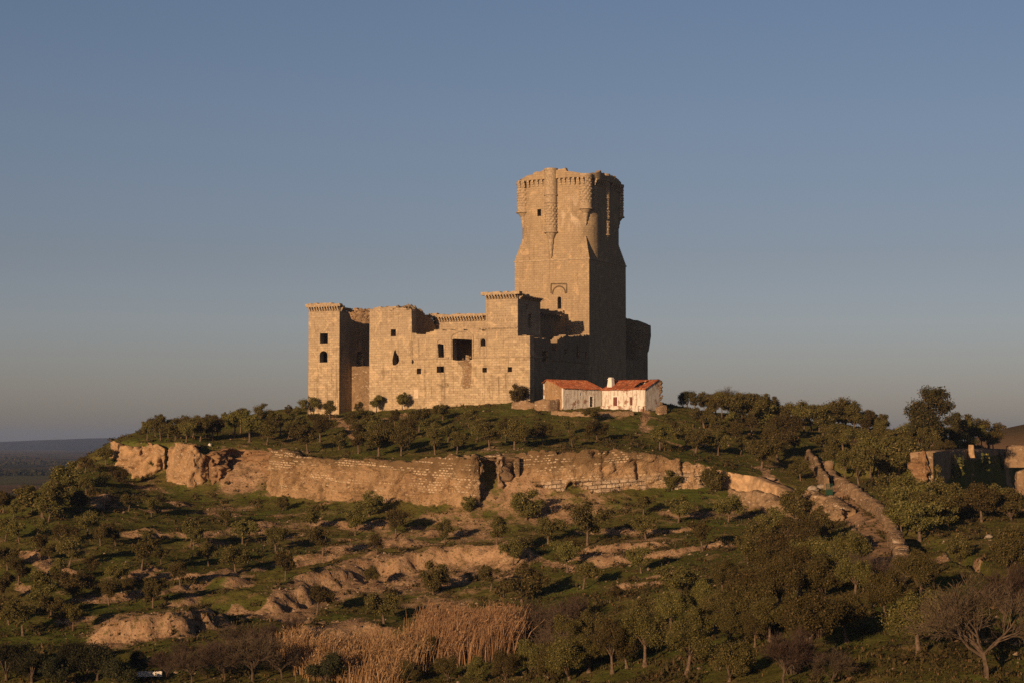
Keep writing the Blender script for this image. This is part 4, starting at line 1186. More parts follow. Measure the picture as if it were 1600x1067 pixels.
# dirt track between its two parapets
road_px = [(1272,716),(1280,730),(1292,750),(1308,770),(1328,792),(1350,814),(1366,836),(1378,860),(1384,890)]
rc_ = [hit(*p)[0] for p in road_px]
dd = [0.0]
for a, b in zip(rc_[:-1], rc_[1:]): dd.append(dd[-1] + (b-a).length)
ss = np.linspace(0, dd[-1], 160)
RX = np.interp(ss, dd, [p.x for p in rc_]); RY = np.interp(ss, dd, [p.y for p in rc_])
ker = np.ones(13)/13
RXp, RYp = np.convolve(np.pad(RX, 6, 'edge'), ker, 'valid'), np.convolve(np.pad(RY, 6, 'edge'), ker, 'valid')
tx, ty = np.gradient(RXp), np.gradient(RYp); tl = np.hypot(tx, ty); nx, ny = -ty/tl, tx/tl
wv = np.linspace(-1, 1, 12); hw = np.interp(ss/dd[-1], [0, .4, .6, .8, 1], [1.2, 1.8, 2.6, 2.9, 2.4])
RGX = RXp[:, None] + nx[:, None]*wv*hw[:, None]; RGY = RYp[:, None] + ny[:, None]*wv*hw[:, None]
RGZ = height(RGX, RGY) + .09 + .05*fbm(RGX*.5, RGY*.5, 0, 2, 77)
RGZ[:, 0] -= .3; RGZ[:, -1] -= .3
tag(link_mesh('dirt_track', grid_mesh('dirt_track', np.stack([RGX, RGY, RGZ], -1)), M['road'], None, True), kind='structure')
def ground_wall(name, label, px_line, h, thick, mat, seed, amp=.3, ragged=.35, step=.3):
    """free-standing low wall following the ground; px_line marks the foot of its middle line"""
    C_ = [hit(*p)[0] for p in px_line]; d = [0.0]
    for a, b in zip(C_[:-1], C_[1:]): d.append(d[-1] + math.hypot(b.x-a.x, b.y-a.y))
    n_ = max(3, int(d[-1]/step)); s_ = np.linspace(0, d[-1], n_+1)
    X, Y = np.interp(s_, d, [p.x for p in C_]), np.interp(s_, d, [p.y for p in C_])
    g = height(X, Y); tx, ty = np.gradient(X), np.gradient(Y); tl = np.maximum(np.hypot(tx, ty), 1e-6); nx, ny = -ty/tl, tx/tl
    hh = (h if np.isscalar(h) else np.interp(s_/d[-1], np.linspace(0, 1, len(h)), h))
    top = g + hh + ragged*fbm(s_*.8, seed, 0, 3, seed)
    rows = []
    for off, fz in ((-.62, -.5), (-.55, 0), (-.52, .35), (-.48, .7), (-.40, 1.0), (0, 1.04), (.40, 1.0), (.48, .6), (.55, 0), (.62, -.5)):
        z = g + (top-g)*fz if fz > 0 else g + fz
        e = off*thick + amp*fbm(s_*1.1, fz*3 + off, 0, 3, seed+3)*(1 if abs(off) > .1 else 0)
        rows.append(np.stack([X + nx*e, Y + ny*e, np.broadcast_to(z, X.shape) + (.15*fbm(s_*2, off*3, 0, 2, seed+5) if fz > .3 else 0)], -1))
    G = np.stack(rows, 1); me = grid_mesh(name, G)
    bm = bmesh.new(); bm.from_mesh(me); bm.verts.ensure_lookup_table(); w_ = G.shape[1]
    for e in (0, n_): bm.faces.new([bm.verts[e*w_+k] for k in range(w_)])
    bmesh.ops.recalc_face_normals(bm, faces=bm.faces); bm.to_mesh(me); bm.free()
    o = link_mesh(name, me, mat); return tag(o, label, 'wall')
ground_wall('track_parapet', 'long curving stone parapet on the right side of the dirt track', [(1284,728),(1299,746),(1322,766),(1349,783),(1374,803),(1392,828),(1403,856),(1408,884),(1404,902)], [1.0,1.2,1.3,1.3,1.2,1.1,.9], 1.7, M['core'], 61, .42, .55)
ground_wall('track_parapet', 'dark upper stone parapet on the left side of the dirt track', [(1262,716),(1272,734),(1284,754),(1292,764)], [1.6,2.2,2.2,1.8], .9, M['rubble'], 67)
ground_wall('wall_stub', 'short tan wall end among the shrubs below the track', [(1336,846),(1340,858),(1346,870)], [1.6,1.8,1.2], .9, M['core'], 68)

# right-hand rampart block
def block(name, label, cat, px0, px1, ytop, ybot, Y, depth, rot, mat, seed, amp=.5, taper=.12, dome=.3):
    """free block of masonry: front corner span px0..px1 at distance Y, turned by rot about its left front corner"""
    A_ = at(px0, ybot, Y); top = at(px0, ytop, Y).z
    w = (px1-px0)*Y/F/max(.3, math.cos(rot)); Hh = top - A_.z
    n_, m_ = max(6, int((2*w + 2*depth)/.4)), max(5, int((Hh+1)/.4))
    c_, s_ = math.cos(rot), math.sin(rot); ux, uy = Vector((c_, -s_)), Vector((s_, c_))
    rows = []
    cxy = Vector((A_.x, A_.y)) + ux*w/2 + uy*depth/2
    loop = []
    per = 2*(w+depth)
    for i in range(n_):
        q = per*i/n_
        if q < w: p = (q, 0)
        elif q < w+depth: p = (w, q-w)
        elif q < 2*w+depth: p = (2*w+depth-q, depth)
        else: p = (0, per-q)
        loop.append(Vector((A_.x, A_.y)) + ux*p[0] + uy*p[1])
    loop.append(loop[0].copy())
    LX = np.array([p.x for p in loop]); LY = np.array([p.y for p in loop])
    lev = [(-1.0 + (Hh+1.0)*k/m_, 1 - taper*k/m_) for k in range(m_+1)] + [(Hh+dome*.6, .7), (Hh+dome, .35), (Hh+dome, .01)]
    for z, sc in lev:
        dx, dy = LX - cxy.x, LY - cxy.y; l = np.hypot(dx, dy) + 1e-6
        dn = amp*(fbm(LX*.3, LY*.3, z*.3, 3, seed) + .6*fbm(LX*1.1, LY*1.1, z*1.1, 3, seed+2))*min(1, sc*1.5)
        dn[-1] = dn[0]
        rows.append(np.stack([cxy.x + dx*sc + dx/l*dn, cxy.y + dy*sc + dy/l*dn, A_.z + z + .35*amp*fbm(LX*.7, LY*.7, z, 2, seed+4)*(z > Hh*.8) + 0*LX], -1))
    o = link_mesh(name, grid_mesh(name, np.stack(rows, 1)), mat); 
    return tag(o, label, cat)
ruin_wall('rampart_end', 'cracked lit tan masonry end of the rampart, above the track', 'wall',
 [(1414,706,714,305),(1420,704,738,304),(1429,705,764,303),(1440,706,774,302.3),(1449,711,774,302),(1455,722,772,302.4),(1460,742,770,303)], M['earth'], 3.0, .6, 131, ragged=.9, batter=.1, cuts=[(1436,745,4,9,.9),(1447,762,6,6,.8)])
block('rampart', 'massive ruined rampart with a long black shadowed face hung with prickly pears', 'rampart', 1424, 1456, 706, 772, 305, 95, R(22.5), M['core'], 71, .8, .0, .3)
block('wall_stub', 'tall tan wall fragment cut by the right edge of the picture', 'wall', 1583, 1640, 742, 808, 258, 3.0, R(12), M['core'], 74, .6, .22, .8)
block('wall_stub', 'small lit wall block among the trunks on top of the rampart', 'wall', 1512, 1522, 695, 706, 336, 1.8, R(20), M['tapia'], 76, .35, .25, .06)
block('wall_stub', 'flat-topped lit wall piece behind the rampart at the right edge', 'wall', 1570, 1625, 697, 722, 372, 3.0, R(10), M['core'], 79, .7, .12, .2)
block('rock_outcrop', 'rounded rock hump with dark hollow below the rampart end', 'rock', 1438, 1476, 764, 786, 282, 5.0, R(20), M['earth'], 83, .7, .35, .8)

# ------------------------------------------------------------------ farmhouses
def farmhouse(name, label, px, Y, py, rot, L, D, h_front, h_apex, apex_at, h_back, holes, roof_hole, walls_mat, end_mat, left_end=True):
    base = at(px, py, Y); r = empty(name, base, rot); tag(r, label, 'house')
    q = lambda a, z, d: (a, d, z)
    mb = MB(); mb.panel(q, [(0, -1.5), (L, -1.5), (L, h_front), (0, h_front)], holes, 0, .45)
    mb.panel(lambda a, z, d: (a, D - d, z), [(.03, -1.5), (L-.03, -1.5), (L-.03, h_back-.1), (.03, h_back-.1)], [], 0, .44)
    w = mb.build('front_wall', walls_mat, r)
    gp = [(.452, -1.5), (D-.452, -1.5), (D-.452, h_back), (apex_at, h_apex-.03), (.452, h_front + (h_apex-h_front)*.452/apex_at - .03)]
    for x0, s_, mt in ((0, 1, end_mat), (L, -1, walls_mat if left_end else walls_mat)):
        mb = MB(); mb.panel(lambda a, z, d: (x0 + s_*d, a, z), gp, [], 0, .45); mb.build('gable_wall', mt, r)
    # tiled slope facing the front, and the back slope
    roof = None
    for sl in (0, 1):
        n_ = int(L/.055); rows = []
        b0, z0, b1, z1 = ((-.35, h_front - .35*(h_apex-h_front)/apex_at, apex_at, h_apex), (apex_at+.02, h_apex-.02, D+.3, h_back-.1))[sl]
        m_ = 14 if sl == 0 else 4
        xsr = np.linspace(-.22, L+.22, n_+1); G = np.zeros((n_+1, m_+1, 3))
        for j in range(m_+1):
            t_ = j/m_; sag = -.16*math.sin(math.pi*t_)*np.sin(np.pi*(xsr/L)) + .10*fbm(xsr*.35, t_*2, 0, 3, int(L*10)+sl)
            G[:, j, 0] = xsr; G[:, j, 1] = b0 + (b1-b0)*t_ + (.05*fbm(xsr*3, 0, 0, 2, 9) if j == 0 else 0)
            G[:, j, 2] = z0 + (z1-z0)*t_ + .10 + sag + .055*np.cos(xsr*2*np.pi/.33) + (.03 if j % 2 else 0)
        me = grid_mesh('roof', G)
        bm = bmesh.new(); bm.from_mesh(me)
        if roof_hole and sl == 0:
            kill = []
            for f in bm.faces:
                c = f.calc_center_median(); t_ = (c.y-b0)/(b1-b0)
                for (hx, ht, rx, rt) in roof_hole:
                    if ((c.x-hx)/rx)**2 + ((t_-ht)/rt)**2 + .5*float(fbm(c.x*2, t_*5, 0, 2, 3)) < 1: kill.append(f); break
            bmesh.ops.delete(bm, geom=kill, context='FACES')
        ex = bmesh.ops.solidify(bm, geom=bm.faces[:], thickness=.09)
        bm.to_mesh(me); bm.free()
        o = link_mesh('roof', me, M['tiles'], r)
        if sl == 0: roof = o
    return r, roof, w
def hrect(a0, a1, z0, z1): return [(a0, z0), (a1, z0), (a1, z1), (a0, z1)]
h1, roof1, w1 = farmhouse('farmhouse', 'left farmhouse with bare stone gable, peeling grey front and dark open doorway', 880, 364, 634.5, R(40), 10.4, 6.0, 3.55, 5.35, 4.9, 4.7,
    [hrect(7.05, 7.95, 0, 2.05), hrect(4.55, 4.95, 2.2, 2.75)], None, M['whitewash'], M['bastion'])
mb = MB(); mb.box(6.85, 7.05, -.06, .3, 0, 2.05); mb.box(7.95, 8.15, -.06, .3, 0, 2.05); mb.box(6.85, 8.15, -.063, .3, 2.053, 2.25)
mb.build('door_frame', M['white'], h1)
mb = MB(); mb.panel(lambda a, z, d: (7.05 + .35*math.cos(1.2)*a*2.4, .30 + a*.8, z), hrect(0, 1, .02, 2.03), [], 0, .0001)
mb = MB(); mb.box(7.08, 7.14, .46, 1.25, .02, 2.0); mb.build('door', M['wood'], h1)
h2, roof2, w2 = farmhouse('farmhouse', 'right farmhouse, whitewashed, holed red tile roof, white chimney and brown door', 941, 369, 636.5, R(-40), 10.5, 5.2, 3.55, 5.45, 4.5, 5.2,
    [hrect(2.75, 3.75, 0, 2.05), hrect(6.75, 7.45, .35, 2.0)], [(7.6, .55, .75, .30), (8.3, .8, .4, .15)], M['whitewash'], M['whitewash'])
mb = MB(); mb.box(2.80, 3.70, .12, .20, .02, 2.0)
for k in range(4): mb.box(2.83+k*.215, 2.99+k*.215, .10, .12, .1, 1.92)
d_ = mb.build('door', M['wood'], h2)
mb = MB(); mb.box(3.58, 3.64, .06, .10, .95, 1.1); mb.build('handle', M['dark'], d_)
mb = MB(); mb.box(2.55, 2.75, -.05, .3, 0, 2.05); mb.box(3.75, 3.95, -.05, .3, 0, 2.05); mb.box(2.55, 3.95, -.053, .3, 2.053, 2.25); mb.build('door_frame', M['white'], h2)
mb = MB(); mb.box(6.78, 7.08, .14, .20, .37, 1.98); mb.box(7.11, 7.42, .14, .20, .37, 1.98); mb.build('shutter', M['wood'], h2)
mb = MB(); mb.box(6.65, 7.55, -.06, .3, .2, .35); mb.build('window_sill', M['white'], h2)
mb = MB()
for z0, z1, r0, r1 in ((3.3, 4.4, .62, .55), (4.4, 5.6, .55, .42), (5.6, 5.72, .5, .5), (5.72, 6.0, .40, .36)):
    vs_ = [(1.0+s*r, 1.6+t_*r, z) for z, r in ((z0, r0), (z1, r1)) for s, t_ in ((-1,-1),(1,-1),(1,1),(-1,1))]
    mb.add(vs_, [(0,3,2,1),(4,5,6,7),(0,1,5,4),(1,2,6,5),(2,3,7,6),(3,0,4,7)])
mb.build('chimney', M['white'], h2)
mb = MB()
for x in (7.2, 7.9): mb.box(x-.07, x+.07, .45, 4.3, 3.4, 3.55)
for k in range(6): mb.box(6.9+.3*k, 6.98+.3*k, .5, 4.2, 3.7+.02*k, 3.78+.02*k)
mb.build('roof_beams', M['bark_dark'], h2)
mb = MB()
for i in range(60):
    rubble_heap(mb, [(10.2 + rng.uniform(0, .5), 5.2 + rng.uniform(-.3, .3), rng.uniform(0, 5.2), .3, .35, .25)], None, rng)
mb.build('broken_corner', M['core'], h2)
mb = MB(); mb.box(.3, 9.4, -.95, -.02, -1.2, .28); mb.box(9.4, 10.3, -.6, -.02, -1.2, .15)
bench = mb.build('stone_bench', M['whitewash']); bench.location = h2.location; bench.rotation_euler = h2.rotation_euler
tag(bench, 'whitewashed stone bench along the front of the right farmhouse', 'bench')
ground_wall('pen_wall', 'low stone pen wall with a square corner beside the left farmhouse', [(836,640),(856,641),(870,640),(880,636)], [1.7,2.0,1.9,1.6], .7, M['core'], 91, .12, .2)
ground_wall('terrace_wall', 'low pale rubble terrace wall in front of the two farmhouses', [(862,647),(885,649),(915,650),(955,650),(990,648)], [.6,.8,.8,.7], .8, M['core'], 93, .15, .2)
ground_wall('wall_stub', 'small dark stone stub right of the right farmhouse', [(1026,646),(1034,646),(1041,645)], [1.2,1.6,1.4], .8, M['core'], 95, .15, .2)
ground_wall('rubble_pile', 'heap of tumbled stones under the tree at the castle corner', [(804,636),(816,637),(828,637),(838,636)], [.7,1.5,1.3,.6], 2.4, M['core'], 97, .5, .5)

# small things by the track
def rock(name, label, px, py, rx, ry, rz, mat, seed, rot=0.0):
    p = hit(px, py)[0]; n1, n2 = 18, 10; th = np.linspace(0, 2*np.pi, n1+1); ph = np.linspace(-.5*np.pi, .5*np.pi, n2+1)
    T, Q = np.meshgrid(th, ph, indexing='ij')
    x, y, z = np.cos(T)*np.cos(Q), np.sin(T)*np.cos(Q), np.sin(Q)
    k = 1 + .50*fbm(x*1.3, y*1.3, z*1.3, 3, seed)
    x, y, z = x*k*rx, y*k*ry, z*k*rz
    G = np.stack([x*math.cos(rot)-y*math.sin(rot), x*math.sin(rot)+y*math.cos(rot), z + rz*.55], -1); G[-1] = G[0]
    o = link_mesh(name, grid_mesh(name, G), mat); o.location = p; return tag(o, label, 'rock')
rock('boulder', 'large pale pointed boulder left of the green gate', 1270, 768, .95, .6, .62, M['stone_pale'], 3)
rock('boulder', 'flat grey slab of rock beside the green gate', 1284, 762, .95, .7, .42, M['stone_pale'], 5, .5)
rock('boulder', 'single pale rock on the grass at the right edge', 1545, 840, .5, .4, .3, M['stone_pale'], 7)
rock('boulder', 'dark squat rock at the bend of the hillside path', 1202, 750, .9, .6, .5, M['stone'], 9)
rock('boulder', 'pale lump of stone in the grass left of the upper terrace trees', 328, 696, .4, .35, .3, M['white'], 11)
p = hit(1296, 774)[0]; g = empty('gate', p, R(-25)); tag(g, 'small green metal gate leaning by the dirt track', 'gate')
mb = MB()
for x in (-.55, .5): mb.box(x, x+.06, -.03, .03, -.2, 2.0)
for z in (.15, .95, 1.85): mb.box(-.48, .49, -.02, .02, z, z+.06)
mb.build('frame', M['green'], g)
mb = MB()
for k in range(9): mb.box(-.46+.107*k, -.42+.107*k, -.012, .012, .2, 1.86)
mb.box(-.47, .48, .013, .02, .22, .94)
mb.build('bars', M['green'], g)
p = hit(234, 1058)[0]; g = empty('trough', p, R(6)); tag(g, 'long white concrete trough among dark trees at the bottom left', 'trough')
mb = MB(); mb.box(-1.3, 1.3, -.4, -.32, .15, .62); mb.box(-1.3, 1.3, .32, .4, .15, .62); mb.box(-1.3, -1.22, -.32, .32, .15, .62); mb.box(1.22, 1.3, -.32, .32, .15, .62); mb.box(-1.22, 1.22, -.32, .32, .15, .22)
mb.build('basin', M['white'], g)
for x in (-1.1, .9):
    mb = MB(); mb.box(x, x+.2, -.3, .3, -.3, .15); mb.build('footing', M['stone'], g)
g['label'] = 'long white concrete trough among dark trees at the bottom left'

# ------------------------------------------------------------------ vegetation: one builder per kind, then copies
def crown_mesh(name, seed, rad, zlo, zhi, lobes, leaves, leaf, lean=(0, 0), gap=.0, long=2.3):
    r = np.random.default_rng(seed)
    zc, hz = (zlo+zhi)/2, (zhi-zlo)/2
    C_ = []; 
    while len(C_) < lobes:
        p = r.uniform(-1, 1, 3)
        if np.linalg.norm(p) < .98 and np.linalg.norm(p) > .28 + gap*.3: C_.append(p)
    C_ = np.array(C_)*np.array([rad*.78, rad*.78, hz*.74]) + np.array([0, 0, zc])
    C_[:, 0] += lean[0]*(C_[:, 2]-zlo)/(zhi-zlo); C_[:, 1] += lean[1]*(C_[:, 2]-zlo)/(zhi-zlo)
    rl = r.uniform(.20, .44, lobes)*rad
    # side sprays: small clumps pushed off the main ones, so that the outline breaks up
    k2 = lobes*2; src = r.integers(0, lobes, k2); dv = r.normal(size=(k2, 3)); dv[:, 2] *= .8; dv /= np.linalg.norm(dv, axis=1)[:, None]
    C2 = C_[src] + dv*rl[src][:, None]*r.uniform(.75, 1.15, k2)[:, None]; C2[:, 2] = np.maximum(C2[:, 2], zlo*.9)
    C_ = np.concatenate([C_, C2]); rl = np.concatenate([rl, rl[src]*r.uniform(.28, .60, k2)])
    w = rl**2.3*np.exp(r.normal(0, .35, len(rl))); which = r.choice(len(rl), leaves, p=w/w.sum())
    d = r.normal(size=(leaves, 3)); d /= np.linalg.norm(d, axis=1)[:, None]
    rr = rl[which]*(r.uniform(.12, 1.0, leaves)**.5)*(1 + .28*r.normal(size=leaves).clip(-1.5, 2.4))
    sq = np.array([1, 1, .85])
    pos = C_[which] + d*rr[:, None]*sq
    nrm = d*.9 + r.normal(size=(leaves, 3))*.8; nrm /= np.linalg.norm(nrm, axis=1)[:, None]
    t1 = np.cross(nrm, r.normal(size=(leaves, 3))); t1 /= np.linalg.norm(t1, axis=1)[:, None] + 1e-9
    t2 = np.cross(nrm, t1); s_ = leaf*r.uniform(.55, 1.35, leaves)[:, None]
    V = np.stack([pos - t1*s_*long/2, pos + t2*s_*.5, pos + t1*s_*long/2, pos - t2*s_*.5], 1)
    return quads_mesh(name, V), C_, rl
def trunk_mesh(name, seed, h0, r0, targets, lean=0.0, flare=1.5, twist=.12):
    rr = random.Random(seed); mb = MB()
    bend = Vector((rr.uniform(-twist, twist) + lean, rr.uniform(-twist, twist), 0))
    pts = [Vector((0, 0, -.35)), Vector((0, 0, 0)), Vector((0, 0, h0*.35)) + bend*h0*.3, Vector((0, 0, h0*.75)) + bend*h0*.8, Vector((0, 0, h0)) + bend*h0]
    mb.tube(pts, [r0*flare*1.1, r0*flare, r0*1.05, r0*.85, r0*.8], 8)
    top = pts[-1]
    for t_ in targets:
        t_ = Vector(t_); m_ = top.lerp(t_, .5) + Vector((rr.uniform(-.15, .15), rr.uniform(-.15, .15), .15))
        mb.tube([top - Vector((0, 0, .12)), m_, t_], [r0*.55, r0*.34, r0*.10], 5)
    return mb.mesh(name, False)
VAR = {}
def make_tree(kind, H, rad, zlo, lobes, leaves, leaf, r0, seed, lean=(0, 0), mat='leaf', bark='bark', gap=0.0, ncl=7, flare=1.5, long=2.3):
    cm, C_, rl = crown_mesh(kind + '_crown', seed, rad, zlo, H, lobes, leaves, leaf, lean, gap, long)
    order = np.argsort(-rl)[:ncl]
    tm = trunk_mesh(kind + '_trunk', seed, zlo + .22*(H-zlo)*(.6 if zlo > .5 else .3), r0, [C_[i] for i in order], lean[0]*.12, flare)
    cm.materials.append(M[mat]); tm.materials.append(M[bark]); tm.polygons.foreach_set('use_smooth', [True]*len(tm.polygons))
    VAR[kind] = (tm, cm, H)
# olives, 4.5 m: forms with a name each
FORMS = [('round', 'round-headed'), ('broad', 'broad'), ('tall', 'upright'), ('leaning', 'leaning'), ('loose', 'loose-crowned'), ('lopsided', 'lopsided')]
for k in range(2):
    make_tree('round%d' % k, 4.5, 1.9, 1.0, 13, 8200, .092, .115, 100+k)
    make_tree('broad%d' % k, 4.2, 2.3, 1.0, 15, 9000, .092, .14, 110+k)
    make_tree('tall%d' % k, 4.9, 1.65, 1.1, 13, 8000, .092, .11, 120+k)
    make_tree('leaning%d' % k, 4.3, 1.7, 1.05, 11, 6800, .092, .11, 130+k, (1.0 if k else -1.0, .3))
    make_tree('loose%d' % k, 4.6, 2.1, 1.0, 9, 5200, .095, .115, 140+k, gap=.7)
    make_tree('lopsided%d' % k, 4.5, 2.0, .95, 8, 6200, .092, .12, 150+k, (.8 if k else -.8, -.3), gap=.6)
    make_tree('bushy%d' % k, 3.6, 1.85, .15, 13, 8000, .092, .12, 160+k)
    make_tree('near%d' % k, 6.5, 2.8, 1.5, 20, 24000, .082, .20, 170+k, gap=.4, ncl=12, flare=2.0)
    make_tree('nearbush%d' % k, 5.0, 2.5, .2, 18, 22000, .082, .17, 180+k, gap=.3, ncl=11)
    make_tree('oak%d' % k, 4.6, 2.3, .5, 15, 9500, .11, .18, 190+k, mat='leaf_dark', bark='bark_dark')
def bare_tree(kind, H, spread, seed, r0, n0=7, depth=4):
    rr = random.Random(seed); tk = MB(); tw = []
    def grow(p, d, l, r, lev):
        q = p + d*l; mid_ = p.lerp(q, .5) + Vector((rr.uniform(-1, 1), rr.uniform(-1, 1), rr.uniform(-.5, .5)))*l*.08
        if lev <= 2: tk.tube([p, mid_, q], [r, r*.8, r*.62], 6 if lev == 0 else 4, True)
        else:
            for a, b, w in ((p, mid_, r), (mid_, q, r*.7)):
                s = (b-a).cross(Vector((rr.uniform(-1,1), rr.uniform(-1,1), rr.uniform(-1,1)))).normalized()*max(w, .012)
                tw.append([a-s, a+s, b+s*.6, b-s*.6])
        if lev >= depth: return
        k = n0 if lev == 0 else rr.randint(4, 6)
        for i in range(k):
            az = rr.uniform(0, 2*math.pi); tilt = rr.uniform(.35, .95)*(1.05 if lev == 0 else .9)
            a = d.orthogonal().normalized(); b = d.cross(a)
            nd = (d*math.cos(tilt) + (a*math.cos(az) + b*math.sin(az))*math.sin(tilt)*spread + Vector((0, 0, .12))).normalized()
            st = p.lerp(q, rr.uniform(.55, 1.0) if lev else rr.uniform(.8, 1.0))
            grow(st, nd, l*rr.uniform(.55, .85) if lev else l*rr.uniform(.7, 1.2), r*.5, lev+1)
    grow(Vector((0, 0, -.3)), Vector((rr.uniform(-.12, .12), 0, 1)).normalized(), H*.30, r0, 0)
    cm = quads_mesh(kind + '_crown', np.array([[tuple(v) for v in q] for q in tw])); tm = tk.mesh(kind + '_trunk', False)
    cm.materials.append(M['twig']); tm.materials.append(M['bark_dark'])
    zmax = max(v[2] for q in tw for v in q); VAR[kind] = (tm, cm, zmax)
def thicket(kind, H, rad, seed, stems=46):
    """leafless shrub: many stems from the ground, each with side twigs"""
    rr = random.Random(seed); tk = MB(); tw = []
    for i in range(stems):
        az = rr.uniform(0, 2*math.pi); b = Vector((math.cos(az), math.sin(az), 0))*rr.uniform(0, rad*.35)
        tip = Vector((math.cos(az), math.sin(az), 0))*rad*rr.uniform(.25, 1.0) + Vector((0, 0, H*rr.uniform(.55, 1.0)))
        mid_ = b.lerp(tip, .5) + Vector((0, 0, H*.10)); tk.tube([b - Vector((0, 0, .2)), mid_, tip], [.035, .022, .006], 3, False)
        for k in range(46):
            t_ = rr.uniform(.25, 1); p = b.lerp(mid_, t_*2) if t_ < .5 else mid_.lerp(tip, t_*2-1)
            d = Vector((rr.uniform(-1, 1), rr.uniform(-1, 1), rr.uniform(-.2, 1))).normalized()*H*rr.uniform(.08, .22)
            s = d.cross(Vector((rr.uniform(-1,1), rr.uniform(-1,1), rr.uniform(-1,1)))).normalized()*.014
            tw.append([p-s, p+s, p+d+s*.4, p+d-s*.4])
    cm = quads_mesh(kind + '_crown', np.array([[tuple(v) for v in q] for q in tw])); tm = tk.mesh(kind + '_trunk', False)
    cm.materials.append(M['twig']); tm.materials.append(M['bark_dark']); VAR[kind] = (tm, cm, H)
for k in range(2):
    bare_tree('bare%d' % k, 6.0, 1.0, 300+k, .17, 8, 5)
    thicket('thicket%d' % k, 3.0, 2.2, 320+k)

SIZE = lambda h: 'very small' if h < 2.6 else 'small' if h < 3.4 else 'tall' if h > 5.6 else ''
ORD = ['first','second','third','fourth','fifth','sixth','seventh','eighth','ninth','tenth','eleventh','twelfth','thirteenth','fourteenth','fifteenth','sixteenth','seventeenth','eighteenth','nineteenth',
       'twentieth','twenty-first','twenty-second','twenty-third','twenty-fourth','twenty-fifth','twenty-sixth','twenty-seventh','twenty-eighth','twenty-ninth','thirtieth','thirty-first','thirty-second','thirty-third','thirty-fourth','thirty-fifth','thirty-sixth']
trng = random.Random(99)
def plant(kind, px, py, hpx, name, label, cat, group, parts=('trunk', 'crown'), sink=.08, wide=1.0, pos=None):
    p = hit(px, py)[0] if pos is None else pos
    tm, cm, H0 = VAR[kind]
    h = hpx*p.y/F; s_ = h/H0
    o = empty(name, (p.x, p.y, float(height(p.x, p.y)) - sink), trng.uniform(0, 2*math.pi), s_)
    o.scale = (s_*wide*trng.uniform(.86, 1.18), s_*wide*trng.uniform(.86, 1.18), s_)
    o.rotation_euler = (trng.gauss(0, .05), trng.gauss(0, .05), o.rotation_euler.z)
    tag(o, label, cat, group)
    link_mesh(parts[0], tm, None, o); link_mesh(parts[1], cm, None, o)
    return o, h
def wall_spot(px, py):
    """a spot on the ground just in front of the castle front"""
    d = ray(px, py); dl = _dl(px, py); t_ = (VF - 2.2 - CAM_L.y)/dl.y
    q = hit(px, py)[0]; Y = min(q.y, t_*d.y)
    return Vector((d.x*Y, Y, float(height(d.x*Y, Y))))
def olive_band(phrase, group, trees, facade=False):
    trees = sorted(trees, key=lambda t_: t_[0])
    for i, t_ in enumerate(trees):
        px, py, hp = t_[:3]
        form, word = (FORMS[trng.randrange(len(FORMS))] if len(t_) < 4 else t_[3])
        p = hit(px, py)[0] if not facade else wall_spot(px, py); h = hp*p.y/F
        kind = form + str(trng.randrange(2))
        lab = ' '.join(x for x in (SIZE(h), word, 'olive tree,', ORD[i], 'from the left', phrase) if x)
        plant(kind, px, py, hp*(1.02 if form.startswith('near') else .92 if facade else 1.07 if py < 745 else 1.18)*trng.uniform(.80, 1.14), 'olive_tree', lab, 'tree', group, pos=p, wide=1.08 if form not in ('near', 'nearbush') else 1.0)
BU = ('bushy', 'low bushy'); NE = ('near', 'large spreading'); NB = ('nearbush', 'dense low-branched'); TA = ('tall', 'upright'); RO = ('round', 'round-headed'); BR = ('broad', 'broad')
G1 = 'olive trees on the hill'
olive_band('in the clump above the bastion', G1, [(230,687,36),(243,681,31),(251,688,38),(263,684,32),(274,689,37),(283,684,36),(291,690,38),(301,685,40),(313,689,40),(322,683,38),(340,682,36),(332,688,34)])
olive_band('above the bare earth bank', G1, [(352,668,27),(366,684,52),(376,676,40),(390,690,40),(408,668,34),(417,694,36),(426,676,32),(438,680,38),(450,686,34),(462,678,28),(472,690,34),(481,707,46),(500,690,40)])
olive_band('against the castle front wall', G1, [(450,648,20,BU),(463,647,18,BU),(481,646,32),(515,654,32),(560,638,29),(588,642,32),(629,636,33),(809,622,36,BU)], True)
olive_band('midway up to the castle', G1, [(530,702,36),(547,672,28),(560,680,32),(572,668,30),(617,666,26),(655,674,34),(640,686,34),(668,682,30),(692,656,32),(733,668,40),(745,690,36),(757,684,34),(790,690,36),(605,690,38),(580,684,36),(700,690,30),(888,679,32),(927,660,32),(820,690,32)])
olive_band("along the long wall's top", G1, [(560,708,40),(592,712,50),(627,712,48),(639,702,42),(680,710,52),(714,708,40),(765,701,46),(804,702,48),(848,695,36),(894,699,32),(934,691,32),(1031,703,40),(1056,684,36),(1073,700,36),(1087,708,42),(1122,711,46),(1157,710,40),(1190,734,62),(1215,720,50),(1240,710,38),(1251,751,30)])
olive_band('in the grove beside the farmhouses', G1, [(1087,631,26,RO),(1100,634,28),(1108,640,32),(1112,656,36),(1118,648,38),(1128,652,44),(1140,655,46),(1150,662,50),(1160,655,46),(1168,664,50),(1180,668,50),(1190,660,44),(1198,672,50),(1210,666,44),(1222,676,48),(1232,668,42),(1174,682,38),(1140,678,36),(1205,690,40),(1100,668,34),(1120,684,34),(1150,690,36)])
olive_band('on the crest above the dirt track', G1, [(1228,690,50),(1242,676,44),(1256,674,46),(1268,673,44),(1280,674,44),(1287,685,54),(1298,676,48),(1310,677,48),(1322,676,46),(1333,679,50),(1345,678,42),(1356,680,42),(1366,680,34),(1381,678,26),(1372,684,30)])
